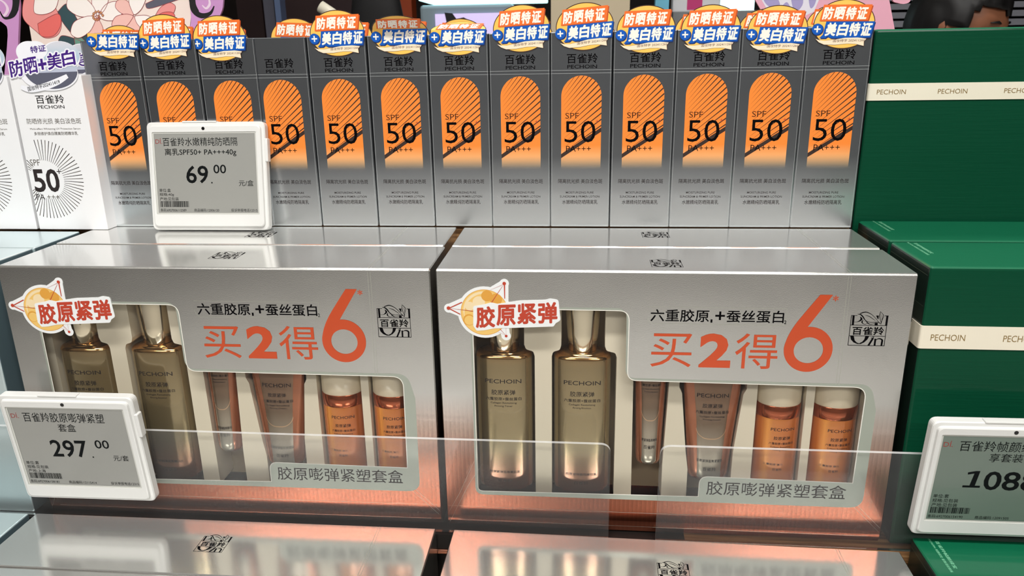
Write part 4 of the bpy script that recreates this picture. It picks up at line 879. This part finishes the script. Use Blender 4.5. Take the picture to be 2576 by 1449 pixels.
# pink card on the right
YP = 0.345
pc_ = thing('display_card', 'pink cut-out display card with a lavender arch, left of the tall green box', 'display card', (0, YP, 0.1926))
b = MB(); q = px_loop([(2080, -50), (2224, -50), (2236, 10), (2248, 75)], YP)
lo = px_loop([(1895, -50), (1898, 0), (1915, 30), (1950, 52), (2080, 60)], YP)
b.slab([(lo[4][0]-10, zb), (q[3][0]+3, zb), q[3], q[2], q[1], q[0], lo[0], lo[1], lo[2], lo[3]], FB(), 0, 3.0, 'pink_card')
arch = px_loop([(1912, -50), (1914, 0), (1930, 28), (1960, 44), (2010, 46), (2045, 30), (2058, 0), (2060, -50)], YP); b.flat(G(arch), 'lavender_pale', FB(3), 0.1)
for pts in ([(1915, -10), (1940, -20), (1960, 10), (1945, 22), (1925, 10)], [(1985, -30), (2010, -30), (2018, 8), (2000, 30), (1990, 10)], [(2030, -20), (2052, -20), (2048, 10), (2036, 20)], [(1962, 20), (1978, 6), (1990, 34), (1970, 40)]):
    l = px_loop(pts, YP); b.flat(G(smooth(l+[l[0]], 5)[:-1]), 'lavender', FB(3), 0.2)
b.build('card_panel', pc_)
b = MB(); l = px_loop([(2238, -40), (2290, -40), (2288, 0), (2274, 10), (2256, 8), (2242, 0)], YP); b.slab(smooth(l+[l[0]], 4)[:-1], FB(), 0, 3.0, 'pink_card'); b.slab(rect(l[0][0]-6, l[0][1]-4, l[1][0], l[1][1]+4), FB(), 0, 2.4, 'pink_card'); b.build('scallop', pc_)

def block(name, label, cat, x0, x1, y0, y1, Y, depth, m, group=None, bev=0.0, down=None):
    """upright box whose front is seen between pixel columns x0..x1 and rows y0..y1 at depth Y"""
    a = at(x0, (y0+y1)/2, Y); c = at(x1, (y0+y1)/2, Y); zt = at((x0+x1)/2, y0, Y).z; z0 = at((x0+x1)/2, y1, Y).z if down is None else down
    b = MB(); b.box(0, 0, 0, c.x-a.x, depth, zt-z0, m, bev); o = b.build(name, None, 1.0); o.location = (a.x, Y, z0)
    return tag(o, label, cat, group)
# pillar, posts and panels further back
o = block('pillar', 'beige square pillar rising behind the ninth sunscreen carton', 'pillar', 1386, 1584, -150, 200, 1.6, 0.16, 'beige_col', down=FL)
o.scale.z = 1.0
block('post', 'bluish metal post at the upper left, against the dark wall', 'post', 692, 706, -150, 200, 2.3, 0.05, 'steel_blue', down=FL)
block('divider_board', 'dark grey upright panel beside the bluish post', 'panel', 664, 690, -150, 200, 2.35, 0.04, 'slate', down=FL)
block('cabinet', 'plum brown cabinet behind the bluish post', 'cabinet', 706, 905, -150, 200, 2.9, 0.3, 'maroon', down=FL)
block('column', 'blurred orange column left of the lit showcase', 'column', 1004, 1036, -150, 200, 3.2, 0.1, 'orange_post', down=FL)
block('cabinet', 'dark brown cabinet with reddish side at the far left of the black gap', 'cabinet', 596, 660, -150, 200, 3.4, 0.3, 'maroon', down=FL)
# lit showcase
YS_ = 2.2
sc_ = thing('showcase', 'pale lit glass showcase with a lilac picture, in the middle background', 'showcase', (0, YS_, FL))
def PXB(b, x0, x1, y0, y1, Y, d, m, dz=0.0, bev=0.0):
    a = at(x0, y1, Y); c = at(x1, y0, Y); b.box(a.x, dz, a.z-FL, c.x, dz+d, c.z-FL, m, bev)
b = MB(); PXB(b, 1066, 1290, 8, 240, YS_, 0.3, 'frost_grey', 0, 0.01); a0 = at(1066, 240, YS_); a1 = at(1290, 240, YS_); b.box(a0.x, 0, 0, a1.x, 0.3, a0.z-FL, 'frost_grey'); b.build('case_body', sc_, 1.0)
b = MB(); PXB(b, 1054, 1368, -16, 3, YS_, 0.3, 'cyan_glow', -0.01, 0.004); b.build('light_strip', sc_, 1.0)
b = MB(); PXB(b, 1100, 1272, 32, 130, YS_, 0.01, 'screen_lilac', -0.012)
F_ = lambda u, v, o: (u, -0.0125-o, v-FL)
for pts in ([(1120, 32), (1140, 34), (1150, 48), (1168, 44), (1180, 50), (1196, 70), (1206, 130), (1110, 130), (1128, 70)],):
    l = [(at(x, y, YS_).x, at(x, y, YS_).z) for x, y in pts]; vs, fs = G(l); b.add([F_(x, y, 0.002) for x, y in vs], fs, 'screen_dark')
b.build('picture', sc_, 1.0)
# stand with packs, right of the pillar
yk = 1.9
block('shelf_unit', 'grey shelf unit behind the packs, right of the beige pillar', 'shelf', 1690, 1905, 28, 200, yk, 0.3, 'grey_shelf', down=FL)
zt = at(1800, 28, yk).z
def pack(label, x0, x1, m, Y, extra=None):
    a = at(x0, 20, Y); c = at(x1, 20, Y); b = MB(); h = 0.12
    b.box(0, 0, 0, c.x-a.x, 0.05, h, m, 0.004)
    if extra: b.box((c.x-a.x)*0.3, -0.0006, h*0.05, (c.x-a.x)*0.62, 0, h*0.9, extra)
    o = b.build('product_pack', None, 1.0); o.location = (a.x, Y, zt+0.0005); return tag(o, label, 'pack', 'packs on the grey shelf')
pack('blurred white pack with a magenta stripe on the grey shelf', 1692, 1812, 'pack_white', yk+0.04, 'pack_magenta')
block('light_box', 'glowing white panel above the grey shelf, right of the magenta pack', 'light box', 1818, 1900, -60, 17, yk+0.06, 0.03, 'cyan_glow', down=zt)
block('floor_pack', 'blurred sky blue pack drawn down to the floor, right beside the black gap', 'banner', 1650, 1684, -60, 22, 1.75, 0.04, 'pack_cyan', down=FL)  # blurred pack built as a tall block down to the floor
# slatted grey wall stand at the right
gs = thing('slat_rack', 'grey slatted wall rack behind the person at the upper right', 'rack', (0, 2.5, FL))
b = MB()
for k in range(6):
    y0 = -40+k*22; a = at(2180, y0, 2.5); c = at(2700, y0+18, 2.5); b.box(a.x, 0, c.z-FL, c.x, 0.03, a.z-FL, 'grey_slat')
a = at(2180, 80, 2.5); c = at(2700, 80, 2.5); b.box(a.x, 0.031, 0, c.x, 0.06, at(2400, -60, 2.5).z-FL, 'slate'); b.build('slats', gs, 1.0)
# unidentified pale tube, no lamp, and unidentified dark shape built as a chair
b = MB(); p0 = at(806, 16, 1.2); p1 = at(860, 52, 1.2); d_ = (p1-p0); 
b.tube([tuple(p0-d_*0.02), tuple(p0), tuple(p0+d_*0.5), tuple(p1+d_*1.5)], [0.009, 0.0125, 0.0125, 0.0125], 'cream_plastic', 16)
tag(b.build('pale_tube', None, 1.0), 'blurred cream coloured tube slanting down at the top, left of centre', 'tube')
ch = at(946, 0, 1.7); oc = thing('chair_like_shape', 'blurred black rounded shape, modelled as a chair, behind the cream tube at the top', 'chair', (ch.x, 1.7, FL))
hz_ = ch.z-FL; b = MB(); b.loft([(hz_-0.42, 0.05, 0.02, 2.6, 0, 0), (hz_-0.38, 0.08, 0.03, 2.6, 0, 0), (hz_-0.15, 0.085, 0.035, 2.6, 0, 0), (hz_-0.04, 0.072, 0.035, 2.4, 0, 0), (hz_+0.03, 0.06, 0.032, 2.2, 0, 0), (hz_+0.055, 0.035, 0.02, 2, 0, 0)], 'black_cloth', 32); b.build('backrest', oc, 1.0)
b = MB(); b.loft([(hz_-0.50, 0.17, 0.15, 3, 0, -0.13), (hz_-0.48, 0.18, 0.16, 3, 0, -0.13), (hz_-0.44, 0.17, 0.15, 3, 0, -0.13)], 'black_cloth', 32); b.build('seat', oc, 1.0)
b = MB(); b.tube([(0, 0.02, hz_-0.50), (0, 0.03, hz_-0.44), (0, 0.03, hz_-0.36)], 0.012, 'black_gap'); b.tube([(0, -0.1, 0.06), (0, -0.1, hz_-0.49)], 0.02, 'black_gap'); b.build('column', oc, 1.0)
for i in range(5):
    a = 2*PI*i/5+0.3; b = MB(); b.tube([(0, -0.1, 0.07), (0.2*math.cos(a), -0.1+0.2*math.sin(a), 0.04), (0.24*math.cos(a), -0.1+0.24*math.sin(a), 0.012)], [0.018, 0.014, 0.012], 'black_gap'); b.build('leg', oc, 1.0)
# ------------------------------------------------------------------ ceiling lamps
for i, (x, y, sx_, sy_) in enumerate(((0.15, -0.85, 1.3, 0.22), (-0.9, -2.2, 1.2, 0.4), (1.1, -2.2, 1.2, 0.4), (0.0, 0.75, 1.4, 0.22))):
    t_ = thing('ceiling_lamp', ['long ceiling lamp over the aisle in front of the counter', 'square-ended ceiling lamp over the aisle at the left', 'square-ended ceiling lamp over the aisle at the right', 'long ceiling lamp over the back of the counter'][i], 'lamp', (x, y, CEIL), 0, 'ceiling lamps')
    b = MB(); b.box(-sx_/2-0.02, -sy_/2-0.02, -0.02, sx_/2+0.02, sy_/2+0.02, 0, 'tag_white'); b.build('housing', t_, 1.0)
    b = MB(); b.box(-sx_/2, -sy_/2, -0.024, sx_/2, sy_/2, -0.0205, 'lamp_diffuser'); b.build('diffuser', t_, 1.0)

# ------------------------------------------------------------------ person behind the green box
def person():
    Yp = 1.45; hc = at(2368, 66, Yp)
    t_ = thing('person', 'person with black hair looking down, behind the tall green box', 'person', (hc.x, Yp, FL))
    H = hc.z-FL
    # body as one skinned figure, facing +x
    bm = bmesh.new(); sl = bm.verts.layers.skin.verify()
    def V(x, y, z, rx, ry=None):
        v = bm.verts.new((x, y, z)); v[sl].radius = (rx, ry or rx); return v
    k = H/1.42
    pel = V(0, 0, 0.80*k, 0.11, 0.14); wst = V(0.0, 0, 0.95*k, 0.095, 0.12); chs = V(0.01, 0, 1.12*k, 0.105, 0.15); nb = V(0.0, 0, 1.25*k, 0.055); nk = V(0.02, 0, 1.32*k, 0.045)
    for a_, b_ in ((pel, wst), (wst, chs), (chs, nb), (nb, nk)): bm.edges.new((a_, b_))
    for sgn in (-1, 1):
        hp = V(0, 0.085*sgn, 0.76*k, 0.075); kn = V(0.01, 0.09*sgn, 0.43*k, 0.052); an = V(-0.01, 0.09*sgn, 0.08*k, 0.036); to = V(0.12, 0.095*sgn, 0.035*k, 0.03)
        for a_, b_ in ((pel, hp), (hp, kn), (kn, an), (an, to)): bm.edges.new((a_, b_))
        sh = V(0.0, 0.165*sgn, 1.20*k, 0.052); el_ = V(0.03, 0.20*sgn, 0.95*k, 0.038); wr = V(0.17, 0.15*sgn, 0.80*k, 0.024); pm = V(0.22, 0.14*sgn, 0.775*k, 0.026, 0.014)
        for a_, b_ in ((chs, sh), (sh, el_), (el_, wr), (wr, pm)): bm.edges.new((a_, b_))
        for f in range(4):
            f1 = V(0.255+0.004*f, (0.14+0.018*(f-1.5)*0.9)*sgn, 0.765*k, 0.0085); f2 = V(0.285+0.006*(1.5-abs(f-1.5)), (0.14+0.019*(f-1.5))*sgn, 0.745*k, 0.0075); f3 = V(0.298+0.006*(1.5-abs(f-1.5)), (0.14+0.019*(f-1.5))*sgn, 0.725*k, 0.0065)
            for a_, b_ in ((pm, f1), (f1, f2), (f2, f3)): bm.edges.new((a_, b_))
        th1 = V(0.215, (0.14-0.035)*sgn, 0.765*k, 0.0095); th2 = V(0.24, (0.14-0.045)*sgn, 0.745*k, 0.0085)
        bm.edges.new((pm, th1)); bm.edges.new((th1, th2))
    me = bpy.data.meshes.new('body'); bm.to_mesh(me); bm.free(); me.materials.append(MATS['black_cloth'])
    o = bpy.data.objects.new('body', me); COL.objects.link(o); o.parent = t_
    md = o.modifiers.new('skin', 'SKIN'); md.use_smooth_shade = True
    me.skin_vertices[0].data[0].use_root = True
    o.modifiers.new('sub', 'SUBSURF').levels = 1
    # head facing +x and slightly to the viewer, nodding
    rr = bmesh.new(); bmesh.ops.create_uvsphere(rr, u_segments=40, v_segments=28, radius=1)
    for v in rr.verts:
        x, y, z = v.co; f = max(0, x)
        jaw = max(0, -z-0.15); X = x*0.094*(1-0.18*jaw); Yv = y*0.076*(1-0.35*jaw*(1 if x > -0.4 else 0.6)); Z = z*0.118
        n_ = math.exp(-((y/0.16)**2))*math.exp(-(((z+0.12)/0.17)**2)); X += 0.024*n_*(f > 0.5)
        for s_ in (-1, 1): X -= 0.011*math.exp(-(((y-0.40*s_)/0.20)**2)-(((z-0.06)/0.13)**2))*(f > 0.3)
        X += 0.006*math.exp(-(((z-0.24)/0.1)**2))*(f > 0.5)
        X += 0.007*math.exp(-((y/0.3)**2)-(((z+0.5)/0.08)**2))*(f > 0.3)
        for s_ in (-1, 1):
            e_ = math.exp(-(((x+0.02)/0.22)**2)-(((z+0.04)/0.26)**2))*(y*s_ > 0.7); Yv += s_*0.014*e_
        v.co = (X, Yv, Z)
    hb = MB(); hb.bm(rr, 'skin', None, True); rr.free()
    head = hb.build('head', t_, 1.0); head.location = (0.035, 0, H); head.rotation_euler = (0, 0.28, -0.75)
    for s_ in (-1, 1):
        eb = MB(); eb.tube([(0.082, s_*0.020, 0.004), (0.084, s_*0.032, 0.000), (0.076, s_*0.043, 0.002)], [0.002, 0.0035, 0.002], 'hair_black', 8); eb.build('eye', head, 1.0)
        eb = MB(); eb.tube([(0.090, s_*0.016, 0.026), (0.089, s_*0.034, 0.030), (0.078, s_*0.048, 0.026)], [0.002, 0.003, 0.001], 'hair_black', 8); eb.build('eyebrow', head, 1.0)
    mbm = MB(); mbm.tube([(0.088, -0.022, -0.060), (0.096, 0, -0.058), (0.088, 0.022, -0.060)], [0.002, 0.005, 0.002], 'petal_rose', 8); mbm.build('lips', head, 1.0)
    rr = bmesh.new(); bmesh.ops.create_uvsphere(rr, u_segments=48, v_segments=30, radius=1); rg = random.Random(3)
    kill = [v for v in rr.verts if (v.co.z < -0.62) or (v.co.x > 0.52 and v.co.z < 0.30+0.10*math.sin(v.co.y*17)) or (v.co.x > 0.22 and v.co.z < -0.05)]
    bmesh.ops.delete(rr, geom=kill, context='VERTS')
    for v in rr.verts:
        w = 1+0.03*math.sin(v.co.y*40+v.co.x*9)
        v.co = (v.co.x*0.106*w-0.006, v.co.y*0.089*w, v.co.z*0.130*w+0.004)
    hm = MB(); hm.bm(rr, 'hair_black', None, True); rr.free(); hair = hm.build('hair', t_, 1.0)
    hair.location = head.location; hair.rotation_euler = head.rotation_euler
    hair.modifiers.new('thick', 'SOLIDIFY').thickness = 0.008
    return t_
person()
